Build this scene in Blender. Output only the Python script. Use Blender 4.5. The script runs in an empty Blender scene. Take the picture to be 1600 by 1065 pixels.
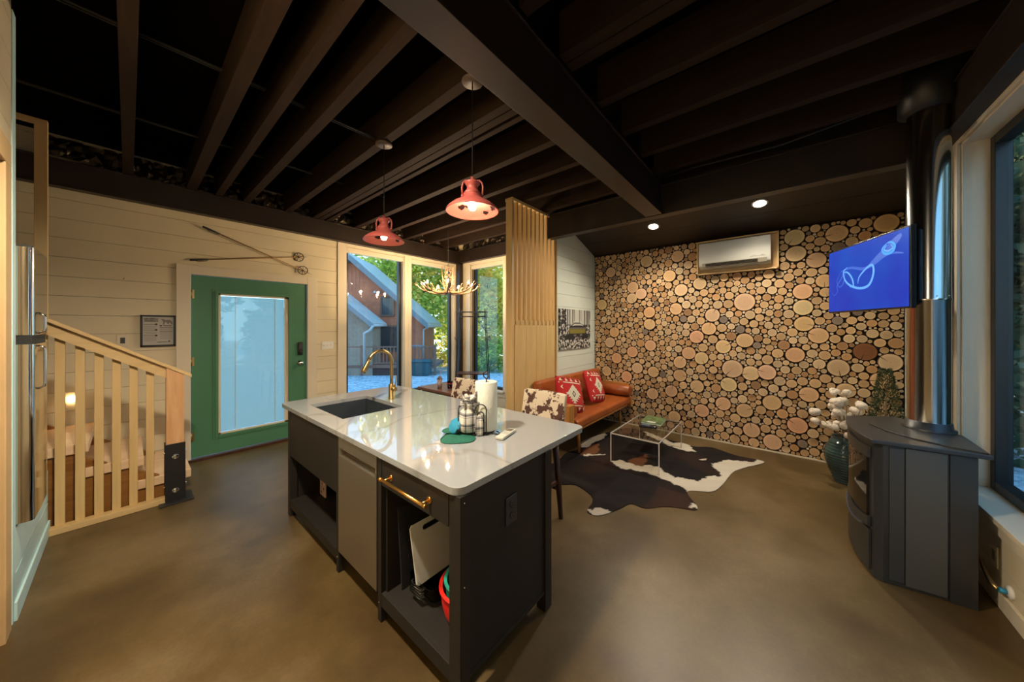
import bpy, math, random
import numpy as np
from mathutils import Vector, Matrix
random.seed(7)
PI = math.pi
scn = bpy.context.scene
COL = scn.collection

# ------------------------------------------------------------ camera
YAW = 0.8739
cam_d = bpy.data.cameras.new('camera'); cam = bpy.data.objects.new('camera', cam_d); COL.objects.link(cam)
cam.location = (0, 0, 1.55); cam.rotation_euler = (PI/2, 0, -YAW)
cam_d.lens = 36*502.25/1600; cam_d.sensor_width = 36; cam_d.shift_y = -22.0/1600
cam_d.clip_start = 0.05; cam_d.clip_end = 300
scn.camera = cam
# ------------------------------------------------------------ colour management
vs = scn.view_settings
vs.view_transform = 'Standard'; vs.look = 'None'; vs.gamma = 1; vs.use_curve_mapping = False
vs.exposure = 1.47
# ------------------------------------------------------------ world
W = bpy.data.worlds.new('world'); scn.world = W; W.use_nodes = True
wn = W.node_tree; wn.nodes.clear()
wo = wn.nodes.new('ShaderNodeOutputWorld'); bg = wn.nodes.new('ShaderNodeBackground')
tc = wn.nodes.new('ShaderNodeTexCoord'); sx = wn.nodes.new('ShaderNodeSeparateXYZ'); rp = wn.nodes.new('ShaderNodeValToRGB')
wn.links.new(tc.outputs['Generated'], sx.inputs[0]); wn.links.new(sx.outputs['Z'], rp.inputs[0])
rp.color_ramp.elements[0].position = 0.0; rp.color_ramp.elements[0].color = (0.50, 0.70, 0.80, 1)
rp.color_ramp.elements[1].position = 0.55; rp.color_ramp.elements[1].color = (0.16, 0.40, 0.75, 1)
wn.links.new(rp.outputs[0], bg.inputs[0]); bg.inputs[1].default_value = 1.35
wn.links.new(bg.outputs[0], wo.inputs[0])
# ------------------------------------------------------------ sun (low evening sun from behind the trees)
sd = bpy.data.lights.new('sun', 'SUN'); so = bpy.data.objects.new('sun', sd); COL.objects.link(so)
sd.energy = 6.0; sd.color = (1, 0.70, 0.34); sd.angle = math.radians(1.0)
so.rotation_euler = (math.radians(79), 0, math.radians(149))   # low, from behind the lodge and the trees

# ============================================================ materials
MC = {}
def nodes(name):
    m = bpy.data.materials.new(name); m.use_nodes = True
    nt = m.node_tree; b = nt.nodes['Principled BSDF']
    return m, nt, b
def mat(name, c, r=0.5, metal=0.0, emit=None, es=1.0, noise=0, nscale=8, bump=0, coat=0, spec=None, trans=0, ior=None, stretch=None):
    if name in MC: return MC[name]
    m, nt, b = nodes(name)
    b.inputs['Base Color'].default_value = (*c, 1); b.inputs['Roughness'].default_value = r; b.inputs['Metallic'].default_value = metal
    if coat: b.inputs['Coat Weight'].default_value = coat; b.inputs['Coat Roughness'].default_value = 0.08
    if spec is not None: b.inputs['Specular IOR Level'].default_value = spec
    if trans: b.inputs['Transmission Weight'].default_value = trans
    if ior: b.inputs['IOR'].default_value = ior
    if emit: b.inputs['Emission Color'].default_value = (*emit, 1); b.inputs['Emission Strength'].default_value = es
    if noise or bump:
        t = nt.nodes.new('ShaderNodeTexCoord'); mp = nt.nodes.new('ShaderNodeMapping'); n = nt.nodes.new('ShaderNodeTexNoise')
        nt.links.new(t.outputs['Object'], mp.inputs[0]); nt.links.new(mp.outputs[0], n.inputs['Vector'])
        if stretch: mp.inputs['Scale'].default_value = stretch
        n.inputs['Scale'].default_value = nscale; n.inputs['Detail'].default_value = 6
        if noise:
            cr = nt.nodes.new('ShaderNodeValToRGB'); nt.links.new(n.outputs['Fac'], cr.inputs[0])
            cr.color_ramp.elements[0].position = 0.3; cr.color_ramp.elements[1].position = 0.7
            cr.color_ramp.elements[0].color = (*[max(0, x*(1-noise)) for x in c], 1)
            cr.color_ramp.elements[1].color = (*[min(1, x*(1+noise)) for x in c], 1)
            nt.links.new(cr.outputs[0], b.inputs['Base Color'])
        if bump:
            bp = nt.nodes.new('ShaderNodeBump'); bp.inputs['Strength'].default_value = bump; bp.inputs['Distance'].default_value = 0.01
            nt.links.new(n.outputs['Fac'], bp.inputs['Height']); nt.links.new(bp.outputs[0], b.inputs['Normal'])
    MC[name] = m; return m
def wood(name, c1, c2, axis='Z', scale=9, r=0.5, knots=True):
    if name in MC: return MC[name]
    m, nt, b = nodes(name)
    t = nt.nodes.new('ShaderNodeTexCoord'); mp = nt.nodes.new('ShaderNodeMapping')
    s = [1, 1, 1]; s['XYZ'.index(axis)] = 0.09; mp.inputs['Scale'].default_value = s
    n = nt.nodes.new('ShaderNodeTexNoise'); n.inputs['Scale'].default_value = scale*3; n.inputs['Detail'].default_value = 8; n.inputs['Distortion'].default_value = 1.2
    n2 = nt.nodes.new('ShaderNodeTexNoise'); n2.inputs['Scale'].default_value = scale*0.35; n2.inputs['Detail'].default_value = 2
    mx = nt.nodes.new('ShaderNodeMath'); mx.operation = 'ADD'
    ml = nt.nodes.new('ShaderNodeMath'); ml.operation = 'MULTIPLY'; ml.inputs[1].default_value = 0.5
    nt.links.new(t.outputs['Object'], mp.inputs[0]); nt.links.new(mp.outputs[0], n.inputs['Vector']); nt.links.new(mp.outputs[0], n2.inputs['Vector'])
    nt.links.new(n.outputs['Fac'], mx.inputs[0]); nt.links.new(n2.outputs['Fac'], mx.inputs[1]); nt.links.new(mx.outputs[0], ml.inputs[0])
    cr = nt.nodes.new('ShaderNodeValToRGB'); nt.links.new(ml.outputs[0], cr.inputs[0])
    cr.color_ramp.elements[0].position = 0.35; cr.color_ramp.elements[0].color = (*c2, 1)
    cr.color_ramp.elements[1].position = 0.62; cr.color_ramp.elements[1].color = (*c1, 1)
    nt.links.new(cr.outputs[0], b.inputs['Base Color']); b.inputs['Roughness'].default_value = r
    MC[name] = m; return m
def attrmat(name, attr='col', r=0.6, bump=0, bscale=200, metal=0, sub=0):
    m, nt, b = nodes(name)
    a = nt.nodes.new('ShaderNodeAttribute'); a.attribute_name = attr
    nt.links.new(a.outputs['Color'], b.inputs['Base Color']); b.inputs['Roughness'].default_value = r
    if bump:
        n = nt.nodes.new('ShaderNodeTexNoise'); n.inputs['Scale'].default_value = bscale
        t = nt.nodes.new('ShaderNodeTexCoord'); nt.links.new(t.outputs['Object'], n.inputs['Vector'])
        bp = nt.nodes.new('ShaderNodeBump'); bp.inputs['Strength'].default_value = bump; bp.inputs['Distance'].default_value = 0.01
        nt.links.new(n.outputs['Fac'], bp.inputs['Height']); nt.links.new(bp.outputs[0], b.inputs['Normal'])
    MC[name] = m; return m

def glass_pane(name, tint=(0.93, 0.97, 0.97), refl=1.0):
    if name in MC: return MC[name]
    m = bpy.data.materials.new(name); m.use_nodes = True; nt = m.node_tree; nt.nodes.clear()
    o = nt.nodes.new('ShaderNodeOutputMaterial'); mx = nt.nodes.new('ShaderNodeMixShader')
    tr = nt.nodes.new('ShaderNodeBsdfTransparent'); gl = nt.nodes.new('ShaderNodeBsdfGlossy'); ge = nt.nodes.new('ShaderNodeNewGeometry')
    tr.inputs[0].default_value = (*tint, 1); gl.inputs['Roughness'].default_value = 0.0
    dt = nt.nodes.new('ShaderNodeVectorMath'); dt.operation = 'DOT_PRODUCT'; nt.links.new(ge.outputs['Normal'], dt.inputs[0]); nt.links.new(ge.outputs['Incoming'], dt.inputs[1])
    def mth(op, a, b=None):
        n = nt.nodes.new('ShaderNodeMath'); n.operation = op
        for i, q in enumerate((a, b)):
            if q is None: continue
            if isinstance(q, (int, float)): n.inputs[i].default_value = q
            else: nt.links.new(q, n.inputs[i])
        return n.outputs[0]
    c = mth('SUBTRACT', 1.0, mth('ABSOLUTE', dt.outputs['Value'])); k = mth('ADD', mth('MULTIPLY', mth('POWER', c, 5.0), 0.5), 0.04)
    nt.links.new(mth('MULTIPLY', k, refl), mx.inputs[0]); nt.links.new(tr.outputs[0], mx.inputs[1]); nt.links.new(gl.outputs[0], mx.inputs[2])
    nt.links.new(mx.outputs[0], o.inputs[0]); MC[name] = m; return m

cream = mat('cream_paint', (0.66, 0.57, 0.38), 0.55, noise=0.04, nscale=3)
trimc = mat('trim_paint', (0.66, 0.58, 0.43), 0.45)
whitep = mat('white_paint', (0.62, 0.67, 0.60), 0.5, noise=0.03, nscale=3)
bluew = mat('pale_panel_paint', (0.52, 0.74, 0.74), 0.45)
gap = mat('groove_shadow_gap', (0.16, 0.13, 0.08), 0.9)
beamm = mat('brown_steel', (0.018, 0.0105, 0.0065), 0.45, noise=0.25, nscale=5)
joistm = wood('stained_joist', (0.033, 0.018, 0.010), (0.015, 0.008, 0.0045), 'Y', 6, 0.8)
joistm.node_tree.nodes['Principled BSDF'].inputs['Specular IOR Level'].default_value = .15
deckm = mat('black_ceiling', (0.003, 0.002, 0.0015), 1.0, spec=0.02, noise=0.3, nscale=3)
foil = mat('crumpled_foil', (0.05, 0.037, 0.025), 0.28, 0.8, bump=1.0, nscale=40)
blackm = mat('black_metal', (0.012, 0.012, 0.013), 0.4)
blackpaint = mat('black_cabinet_paint', (0.019, 0.0165, 0.014), 0.5, spec=.3, noise=0.1, nscale=6)
frameblk = mat('black_window_frame', (0.008, 0.010, 0.012), 0.35)
steel = mat('brushed_steel', (0.42, 0.38, 0.32), 0.32, 0.9, bump=0.05, nscale=60, stretch=(1, 1, 0.03))
mirror = mat('polished_steel', (0.62, 0.60, 0.55), 0.10, 1.0)
flue = mat('flue_steel', (0.62, 0.60, 0.54), 0.16, 1.0, bump=0.06, nscale=5, stretch=(1, 1, 0.15))
brass = mat('aged_brass', (0.50, 0.36, 0.16), 0.28, 1.0)
gold = mat('gold_handle', (0.80, 0.45, 0.12), 0.3, 1.0)
pine = wood('pine_boards', (0.66, 0.47, 0.21), (0.54, 0.35, 0.14), 'Z', 7, 0.5)
pinex = wood('pine_rail', (0.66, 0.47, 0.22), (0.55, 0.36, 0.15), 'X', 7, 0.5)
redpine = wood('reddish_pine', (0.68, 0.40, 0.20), (0.50, 0.25, 0.10), 'Z', 7, 0.5)
tread = wood('pale_tread', (0.80, 0.58, 0.36), (0.66, 0.42, 0.22), 'X', 5, 0.5)
stringm = wood('amber_stained_wood', (0.36, 0.16, 0.035), (0.17, 0.065, 0.012), 'X', 5, 0.4)
walnut = wood('dark_walnut', (0.07, 0.025, 0.012), (0.03, 0.010, 0.006), 'Z', 7, 0.35)
oak = wood('amber_oak', (0.52, 0.24, 0.06), (0.36, 0.14, 0.03), 'Z', 7, 0.4)
birch = mat('birch_plywood', (0.62, 0.42, 0.20), 0.5, noise=0.06, nscale=6)
leather = mat('cognac_leather', (0.31, 0.075, 0.015), 0.36, noise=0.28, nscale=5, bump=0.15)
green = mat('green_door_paint', (0.065, 0.20, 0.105), 0.4)
quartz = None
rubber = mat('black_rubber', (0.01, 0.01, 0.01), 0.6)
whiteplastic = mat('white_plastic', (0.75, 0.74, 0.68), 0.4)
chrome = mat('chrome', (0.7, 0.7, 0.68), 0.12, 1.0)
bulbm = mat('bulb_glow', (1, 0.8, 0.5), 0.4, emit=(1.0, 0.62, 0.25), es=28)
bulbw = mat('bulb_glow_white', (1, 0.9, 0.8), 0.4, emit=(1.0, 0.80, 0.60), es=40)
pane = glass_pane('window_glass', refl=1.3)

def quartz_mat():
    m, nt, b = nodes('white_quartz')
    t = nt.nodes.new('ShaderNodeTexCoord')
    n = nt.nodes.new('ShaderNodeTexNoise'); n.inputs['Scale'].default_value = 0.8; n.inputs['Detail'].default_value = 5; n.inputs['Roughness'].default_value = 0.4; n.inputs['Distortion'].default_value = 0.3
    nt.links.new(t.outputs['Object'], n.inputs['Vector'])
    s = nt.nodes.new('ShaderNodeMath'); s.operation = 'SUBTRACT'; s.inputs[1].default_value = 0.5
    a = nt.nodes.new('ShaderNodeMath'); a.operation = 'ABSOLUTE'
    nt.links.new(n.outputs['Fac'], s.inputs[0]); nt.links.new(s.outputs[0], a.inputs[0])
    cr = nt.nodes.new('ShaderNodeValToRGB'); nt.links.new(a.outputs[0], cr.inputs[0])
    cr.color_ramp.elements[0].position = 0.0; cr.color_ramp.elements[0].color = (0.235, 0.24, 0.235, 1)
    cr.color_ramp.elements[1].position = 0.010; cr.color_ramp.elements[1].color = (0.30, 0.32, 0.33, 1)
    nt.links.new(cr.outputs[0], b.inputs['Base Color']); b.inputs['Roughness'].default_value = 0.03; b.inputs['Specular IOR Level'].default_value = 0.6
    return m
quartz = quartz_mat()
def concrete():
    m, nt, b = nodes('polished_concrete')
    t = nt.nodes.new('ShaderNodeTexCoord')
    n = nt.nodes.new('ShaderNodeTexNoise'); n.inputs['Scale'].default_value = 1.3; n.inputs['Detail'].default_value = 9; n.inputs['Roughness'].default_value = 0.6
    n2 = nt.nodes.new('ShaderNodeTexNoise'); n2.inputs['Scale'].default_value = 60; n2.inputs['Detail'].default_value = 3
    nt.links.new(t.outputs['Object'], n.inputs['Vector']); nt.links.new(t.outputs['Object'], n2.inputs['Vector'])
    cr = nt.nodes.new('ShaderNodeValToRGB'); nt.links.new(n.outputs['Fac'], cr.inputs[0])
    e = cr.color_ramp.elements; e[0].position = 0.32; e[0].color = (0.064, 0.037, 0.012, 1); e[1].position = 0.68; e[1].color = (0.185, 0.126, 0.056, 1)
    x = e.new(0.5); x.color = (0.113, 0.072, 0.024, 1)
    mx = nt.nodes.new('ShaderNodeMixRGB'); mx.blend_type = 'MULTIPLY'; mx.inputs[0].default_value = 0.35
    nt.links.new(cr.outputs[0], mx.inputs[1]); nt.links.new(n2.outputs['Fac'], mx.inputs[2])
    nt.links.new(mx.outputs[0], b.inputs['Base Color'])
    rr = nt.nodes.new('ShaderNodeMapRange'); rr.inputs[3].default_value = 0.28; rr.inputs[4].default_value = 0.5
    nt.links.new(n.outputs['Fac'], rr.inputs[0]); nt.links.new(rr.outputs[0], b.inputs['Roughness'])
    return m
floorm = concrete()

# ============================================================ mesh builder
ORG = {}
class MB:
    def __init__(s): s.v = []; s.f = []; s.mi = []; s.sm = []; s.cols = None
    def add(s, vs_, fs, mi=0, smooth=False):
        o = len(s.v); s.v += [Vector(v) for v in vs_]
        for f in fs: s.f.append([i+o for i in f]); s.mi.append(mi); s.sm.append(smooth)
        return s
    def box(s, x0, x1, y0, y1, z0, z1, mi=0, M=None):
        vs_ = [Vector((x, y, z)) for z in (z0, z1) for y in (y0, y1) for x in (x0, x1)]
        if M: vs_ = [M @ v for v in vs_]
        return s.add(vs_, [(0, 2, 3, 1), (4, 5, 7, 6), (0, 1, 5, 4), (2, 6, 7, 3), (0, 4, 6, 2), (1, 3, 7, 5)], mi)
    def bar(s, a, b, w, d, up=(0, 0, 1), mi=0):      # rectangular bar from a to b, w across, d along "up"
        a = Vector(a); b = Vector(b); t = (b-a).normalized(); u = Vector(up)
        x = t.cross(u)
        if x.length < 1e-5: x = t.cross(Vector((1, 0, 0)))
        x.normalize(); u = x.cross(t).normalized()
        vs_ = [p + x*sx_*w/2 + u*sy*d/2 for p in (a, b) for sy in (-1, 1) for sx_ in (-1, 1)]
        return s.add(vs_, [(0, 1, 3, 2), (4, 6, 7, 5), (0, 4, 5, 1), (2, 3, 7, 6), (0, 2, 6, 4), (1, 5, 7, 3)], mi)
    def prism(s, pts, d, mi=0, smooth=False):        # polygon (3D points) extruded by vector d
        n = len(pts); d = Vector(d); p = [Vector(q) for q in pts]
        return s.add(p + [q+d for q in p], [tuple(range(n))[::-1], tuple(range(n, 2*n))] + [(i, (i+1) % n, n+(i+1) % n, n+i) for i in range(n)], mi, smooth)
    def cyl(s, a, b, r1, r2=None, n=20, mi=0, smooth=True, caps=True):
        return s.tube([a, b], [r1, r1 if r2 is None else r2], n, mi, smooth, caps)
    def tube(s, pts, r, n=10, mi=0, smooth=True, caps=True):
        P = [Vector(p) for p in pts]; N = len(P)
        R = r if isinstance(r, (list, tuple)) else [r]*N
        t0 = (P[1]-P[0]).normalized(); u = t0.orthogonal().normalized(); vs_ = []
        for i in range(N):
            if i == 0: t = t0
            elif i == N-1: t = (P[-1]-P[-2]).normalized()
            else: t = ((P[i+1]-P[i]).normalized()+(P[i]-P[i-1]).normalized())
            if t.length < 1e-6: t = t0
            t.normalize(); u = (u - t*u.dot(t))
            u = u.normalized() if u.length > 1e-6 else t.orthogonal().normalized()
            w = t.cross(u)
            vs_ += [P[i] + (u*math.cos(2*PI*k/n) + w*math.sin(2*PI*k/n))*R[i] for k in range(n)]
        o = len(s.v); s.v += vs_
        for i in range(N-1):
            for k in range(n):
                s.f.append([o+i*n+k, o+i*n+(k+1) % n, o+(i+1)*n+(k+1) % n, o+(i+1)*n+k]); s.mi.append(mi); s.sm.append(smooth)
        if caps:
            s.f.append([o+k for k in range(n)][::-1]); s.mi.append(mi); s.sm.append(False)
            s.f.append([o+(N-1)*n+k for k in range(n)]); s.mi.append(mi); s.sm.append(False)
        return s
    def lathe(s, prof, c=(0, 0, 0), n=32, mi=0, M=None, smooth=True, fn=None):
        c = Vector(c); vs_ = []
        for (r, z) in prof:
            for k in range(n):
                a = 2*PI*k/n; rr = r*(fn(a, z) if fn else 1)
                q = Vector((rr*math.cos(a), rr*math.sin(a), z))
                vs_.append((M @ q if M else q) + c)
        o = len(s.v); s.v += vs_
        for i in range(len(prof)-1):
            for k in range(n):
                s.f.append([o+i*n+k, o+i*n+(k+1) % n, o+(i+1)*n+(k+1) % n, o+(i+1)*n+k]); s.mi.append(mi); s.sm.append(smooth)
        return s
    def ball(s, c, r, n=12, mi=0, sc=(1, 1, 1)):
        prof = [(max(1e-4, r*math.sin(PI*i/n)), -r*math.cos(PI*i/n)) for i in range(n+1)]
        return s.lathe(prof, c, n*2, mi, Matrix.Diagonal((*sc,)))
    def build(s, name, mats, parent=None, bevel=0, seg=2, sub=0, origin=None, solid=0, auto=False):
        if not isinstance(mats, (list, tuple)): mats = [mats]
        c = Vector(origin) if origin is not None else None
        if c is None:
            xs = [v for v in s.v]; c = Vector([(min(v[i] for v in xs)+max(v[i] for v in xs))/2 for i in range(3)])
            c.z = min(v.z for v in xs)
        me = bpy.data.meshes.new(name); me.from_pydata([tuple(v-c) for v in s.v], [], s.f)
        for m in mats: me.materials.append(m)
        me.polygons.foreach_set('material_index', s.mi); me.polygons.foreach_set('use_smooth', s.sm)
        me.update()
        o = bpy.data.objects.new(name, me); COL.objects.link(o)
        place(o, Matrix.Translation(c), parent)
        if solid:
            md = o.modifiers.new('solid', 'SOLIDIFY'); md.thickness = solid; md.offset = 0
        if bevel:
            md = o.modifiers.new('bevel', 'BEVEL'); md.width = bevel; md.segments = seg; md.limit_method = 'ANGLE'; md.angle_limit = 0.6
            for p in me.polygons: p.use_smooth = True
            md.harden_normals = True
        if sub:
            md = o.modifiers.new('sub', 'SUBSURF'); md.levels = sub; md.render_levels = sub
            for p in me.polygons: p.use_smooth = True
        return o
def place(o, Mw, parent):
    """o gets world matrix Mw; its location is kept plain"""
    if parent is not None:
        o.parent = parent; P = ORG[parent.name]
        o.matrix_parent_inverse = Matrix.Identity(4); o.matrix_basis = P.inverted() @ Mw
    else: o.matrix_basis = Mw
    ORG[o.name] = Mw.copy()
def tag(o, label, cat=None, group=None, kind=None):
    if label: o['label'] = label
    if cat: o['category'] = cat
    if group: o['group'] = group
    if kind: o['kind'] = kind
    return o
def thing(name, label, cat, loc, group=None, rz=0):
    o = bpy.data.objects.new(name, None); COL.objects.link(o); o.empty_display_size = 0.1
    place(o, Matrix.Translation(Vector(loc)) @ Matrix.Rotation(rz, 4, 'Z'), None)
    return tag(o, label, cat, group)
def structure(o, label=None, cat=None): o['kind'] = 'structure'; return tag(o, label, cat)
def copy_tree(o, loc, rz=None, label=None, group=None, parent=None):
    c = o.copy(); COL.objects.link(c)
    if parent is None:
        c.location = loc
        if rz is not None: c.rotation_euler = (0, 0, rz)
        if label: c['label'] = label
        if group: c['group'] = group
    else: c.parent = parent
    ORG[c.name] = c.matrix_basis.copy() if parent is None else ORG[parent.name] @ c.matrix_basis
    for ch in list(o.children): copy_tree(ch, None, parent=c)
    return c
def arc(c, r, a0, a1, n, ax=(1, 0, 0), ay=(0, 0, 1)):
    c = Vector(c); ax = Vector(ax); ay = Vector(ay)
    return [c + ax*r*math.cos(a0+(a1-a0)*i/n) + ay*r*math.sin(a0+(a1-a0)*i/n) for i in range(n+1)]

# ============================================================ the setting
b = MB(); b.box(-1.6, 5.4, -1.2, 5.4, -0.12, 0); structure(b.build('floor', floorm), 'polished brown concrete floor', 'floor')

BH = 0.1825
def shiplap(mb, plane, c, nrm, rects, th=0.016):
    """rects (u0,u1,z0,z1); plane 'Y' or 'X'; c wall face; boards lie behind the face, nrm = +-1 side the room is on"""
    for (u0, u1, z0, z1) in rects:
        k0 = int(math.floor((z0-0.02)/BH)); k1 = int(math.ceil((z1-0.02)/BH))
        for k in range(k0, k1+1):
            a = max(z0, 0.02+k*BH+0.0016); e = min(z1, 0.02+(k+1)*BH-0.0016)
            if e-a < 0.006: continue
            lo, hi = sorted((c, c-nrm*th))
            if plane == 'Y': mb.box(u0, u1, lo, hi, a, e, 0)
            else: mb.box(lo, hi, u0, u1, a, e, 0)
        lo, hi = sorted((c-nrm*(th+0.001), c-nrm*0.10))
        if plane == 'Y': mb.box(u0, u1, lo, hi, z0, z1, 1)
        else: mb.box(lo, hi, u0, u1, z0, z1, 1)

WA = 5.20; ZT = 2.95
m = MB()
shiplap(m, 'Y', WA, -1, [(-1.6, 0.44, 0, 3.35), (0.44, 1.665, 2.175, 3.35), (1.665, 2.15, 0, 3.35), (2.15, 3.20, 2.82, 3.35), (2.15, 3.20, 0, 0.34),
                         (3.20, 3.33, 0, 3.35), (3.33, 4.34, 2.82, 3.35), (3.33, 4.34, 0, 0.34), (4.34, 4.62, 0, 3.35)])
structure(m.build('wall_back', [cream, gap]), 'cream shiplap wall with green door and two tall windows', 'wall')
WB = 4.49
m = MB()
shiplap(m, 'X', WB, -1, [(4.84, 5.2, 0, 3.35), (3.96, 4.84, 2.82, 3.35), (3.96, 4.84, 0, 0.34), (3.84, 3.96, 0, 3.35), (2.98, 3.84, 2.82, 3.35), (2.98, 3.84, 0, 0.34), (2.6, 2.98, 0, 3.35)])
structure(m.build('wall_dining', [cream, gap]), 'shiplap wall with windows beside the dining corner', 'wall')
# end wall of the lounge nook, follows the sloping ceiling
def nz(x): return 2.744+0.328*(5.156-x)
def nook_wall(name, y, nrm, x0, lab):
    m = MB(); th = 0.016
    k = 0
    while 0.02+k*BH < 3.3:
        a = 0.02+k*BH+0.0016; e = a+BH-0.0032; k += 1
        if k == 1: a = 0
        def xlim(z): return min(5.156, 5.156-(z-2.744)/0.328)
        xa, xe = xlim(a), xlim(e)
        if xa <= x0+0.02: break
        lo, hi = sorted((y, y-nrm*th))
        m.prism([(x0, lo, a), (xa, lo, a), (max(xe, x0+0.01), lo, e), (x0, lo, e)], (0, hi-lo, 0), 0)
    lo, hi = sorted((y-nrm*(th+0.001), y-nrm*0.13))
    m.prism([(x0, lo, 0), (5.156, lo, 0), (5.156, lo, 2.744), (x0, lo, nz(x0))], (0, hi-lo, 0), 1)
    return structure(m.build(name, [whitep, gap]), lab, 'wall')
nook_wall('wall_lounge_far', 2.45, -1, 3.90, 'white shiplap end wall behind the sofa')
nook_wall('wall_lounge_near', -0.98, 1, 3.86, 'white shiplap end wall beside the television')
m = MB(); m.box(5.16, 5.30, -1.12, 2.62, 0, 2.80); structure(m.build('wall_logs', blackpaint), 'black wall behind the log slices', 'wall')
# right wall with the big window
WR = -0.94
m = MB(); shiplap(m, 'Y', WR, 1, [(3.64, 3.72, 0, 3.35), (0.9, 3.64, 2.80, 3.35), (0.9, 3.64, 0, 0.46), (-1.6, 0.9, 0, 3.35)])
structure(m.build('wall_right', [cream, gap]), 'cream shiplap wall under the big right window', 'wall')
# left wall near the camera, the fridge stands at its end
WL = -0.389
m = MB(); shiplap(m, 'X', WL, 1, [(-0.94, 2.93, 2.42, 3.35), (-0.94, 2.0, 0, 2.42), (2.93, 3.06, 0, 3.35)])
structure(m.build('wall_left', [cream, gap]), 'cream wall beside the fridge', 'wall')
m = MB(); m.box(-1.72, -1.60, -1.2, 5.4, 0, 3.35); structure(m.build('wall_stair', cream), 'wall at the far side of the stair', 'wall')
m = MB(); m.box(-1.60, -0.50, 2.86, 2.96, 0, 3.35); m.box(-1.60, -0.50, 1.95, 2.0, 0, 3.35)
structure(m.build('wall_pantry', birch), 'pale timber pantry wall', 'wall')
# base box under the fridge + corner trim
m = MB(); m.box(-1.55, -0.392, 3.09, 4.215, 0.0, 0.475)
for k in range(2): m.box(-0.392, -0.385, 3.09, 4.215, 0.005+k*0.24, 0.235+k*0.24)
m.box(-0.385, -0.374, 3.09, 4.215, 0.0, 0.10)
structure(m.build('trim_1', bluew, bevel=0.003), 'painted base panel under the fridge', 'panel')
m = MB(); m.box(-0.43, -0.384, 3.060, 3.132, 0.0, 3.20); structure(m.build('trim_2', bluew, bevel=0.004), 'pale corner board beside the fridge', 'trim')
m = MB(); m.box(-0.43, -0.382, 2.90, 3.02, 0, 2.36); m.box(-0.43, -0.382, 2.0, 3.02, 2.36, 2.48); structure(m.build('trim_3', birch, bevel=0.004), 'timber casing of the pantry opening', 'trim')

# ceiling deck and slope
m = MB(); m.box(-1.7, 4.6, -1.2, 5.4, 3.36, 3.42); structure(m.build('ceiling', deckm), 'black ceiling deck', 'ceiling')
m = MB()
for i in range(3):
    xa = 3.86+i*(5.2-3.86)/3+0.002; xb = 3.86+(i+1)*(5.2-3.86)/3-0.002
    m.prism([(xa, -1.1, nz(xa)), (xb, -1.1, nz(xb)), (xb, -1.1, nz(xb)+0.03), (xa, -1.1, nz(xa)+0.03)], (0, 3.68, 0))
m.prism([(3.84, -1.1, nz(3.84)+0.035), (5.2, -1.1, nz(5.2)+0.035), (5.2, -1.1, nz(5.2)+0.06), (3.84, -1.1, nz(3.84)+0.06)], (0, 3.68, 0))
m.box(3.842, 3.858, -1.1, 2.6, 3.04, 3.37); m.box(3.84, 5.3, -1.14, -1.10, 2.6, 3.40)
structure(m.build('ceiling_slope', beamm), 'sloping dark ceiling over the lounge', 'ceiling')

# ------------------------------------------------------------ steel frame
def ibeam(name, a, b_, z0, z1, w, lab):
    m = MB(); a = Vector(a); b_ = Vector(b_); t = (b_-a).normalized(); n = Vector((-t.y, t.x, 0))
    def bx(o0, o1, za, zb):
        m.prism([a+n*o0+Vector((0, 0, za)), a+n*o1+Vector((0, 0, za)), a+n*o1+Vector((0, 0, zb)), a+n*o0+Vector((0, 0, zb))], b_-a)
    bx(-w/2, w/2, z0, z0+0.014); bx(-w/2, w/2, z1-0.014, z1); bx(-w/2+0.012, w/2-0.012, z0+0.014, z1-0.014)
    o = m.build(name, beamm, bevel=0.003); return tag(o, lab, 'beam')
ibeam('steel_beam', (-0.45, 1.07, 0), (3.70, 1.07, 0), 2.77, 3.095, 0.17, 'wide brown steel beam crossing the middle of the ceiling')
ibeam('steel_beam', (3.78, -0.94, 0), (3.78, 2.58, 0), 2.77, 3.095, 0.12, 'brown steel beam above the edge of the lounge')
ibeam('steel_beam', (-1.55, 5.13, 0), (4.48, 5.13, 0), 2.845, 3.095, 0.10, 'brown steel beam above the green door and back windows')
ibeam('steel_beam', (4.42, 2.62, 0), (4.42, 5.07, 0), 2.86, 3.095, 0.10, 'brown steel beam above the dining corner windows')
ibeam('steel_beam', (-0.37, -0.88, 0), (3.71, -0.88, 0), 2.82, 3.095, 0.10, 'dark steel beam above the big right window')
m = MB(); m.box(3.722, 3.84, -0.97, -0.865, 0, 2.765)
tag(m.build('steel_post', mat('black_steel', (0.014, 0.012, 0.010), 0.5), bevel=0.004), 'dark steel post between the flue and the right window', 'post')
m = MB(); m.box(4.365, 4.455, 5.06, 5.165, 0, 2.845)
tag(m.build('steel_post', beamm, bevel=0.004), 'brown steel post in the corner between the windows', 'post')
# joists
JX = [(0.0, .07), (.46, .085), (.69, .065), (.945, .075), (1.385, .075), (1.715, .07), (1.79, .066), (1.875, .05), (2.30, .08), (2.74, .075), (3.16, .075), (3.60, .075), (4.02, .07)]
for i, (x, w) in enumerate(JX):
    m = MB(); m.box(x-w/2, x+w/2, 1.165, 5.18, 3.10, 3.355)
    tag(m.build('ceiling_joist', joistm, bevel=0.003), None, 'joist', 'joists between the middle beam and the back wall')['label'] = 'dark stained timber joist running back from the middle steel beam'
for i, x in enumerate([-0.1, .35, .8, 1.25, 1.62, 1.70, 2.12, 2.56, 3.0, 3.42]):
    m = MB(); m.box(x-.036, x+.036, -0.92, 0.975, 3.10, 3.355)
    tag(m.build('ceiling_joist', joistm, bevel=0.003), 'dark stained timber joist between the middle beam and the right wall', 'joist', 'joists between the middle beam and the right wall')
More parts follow.
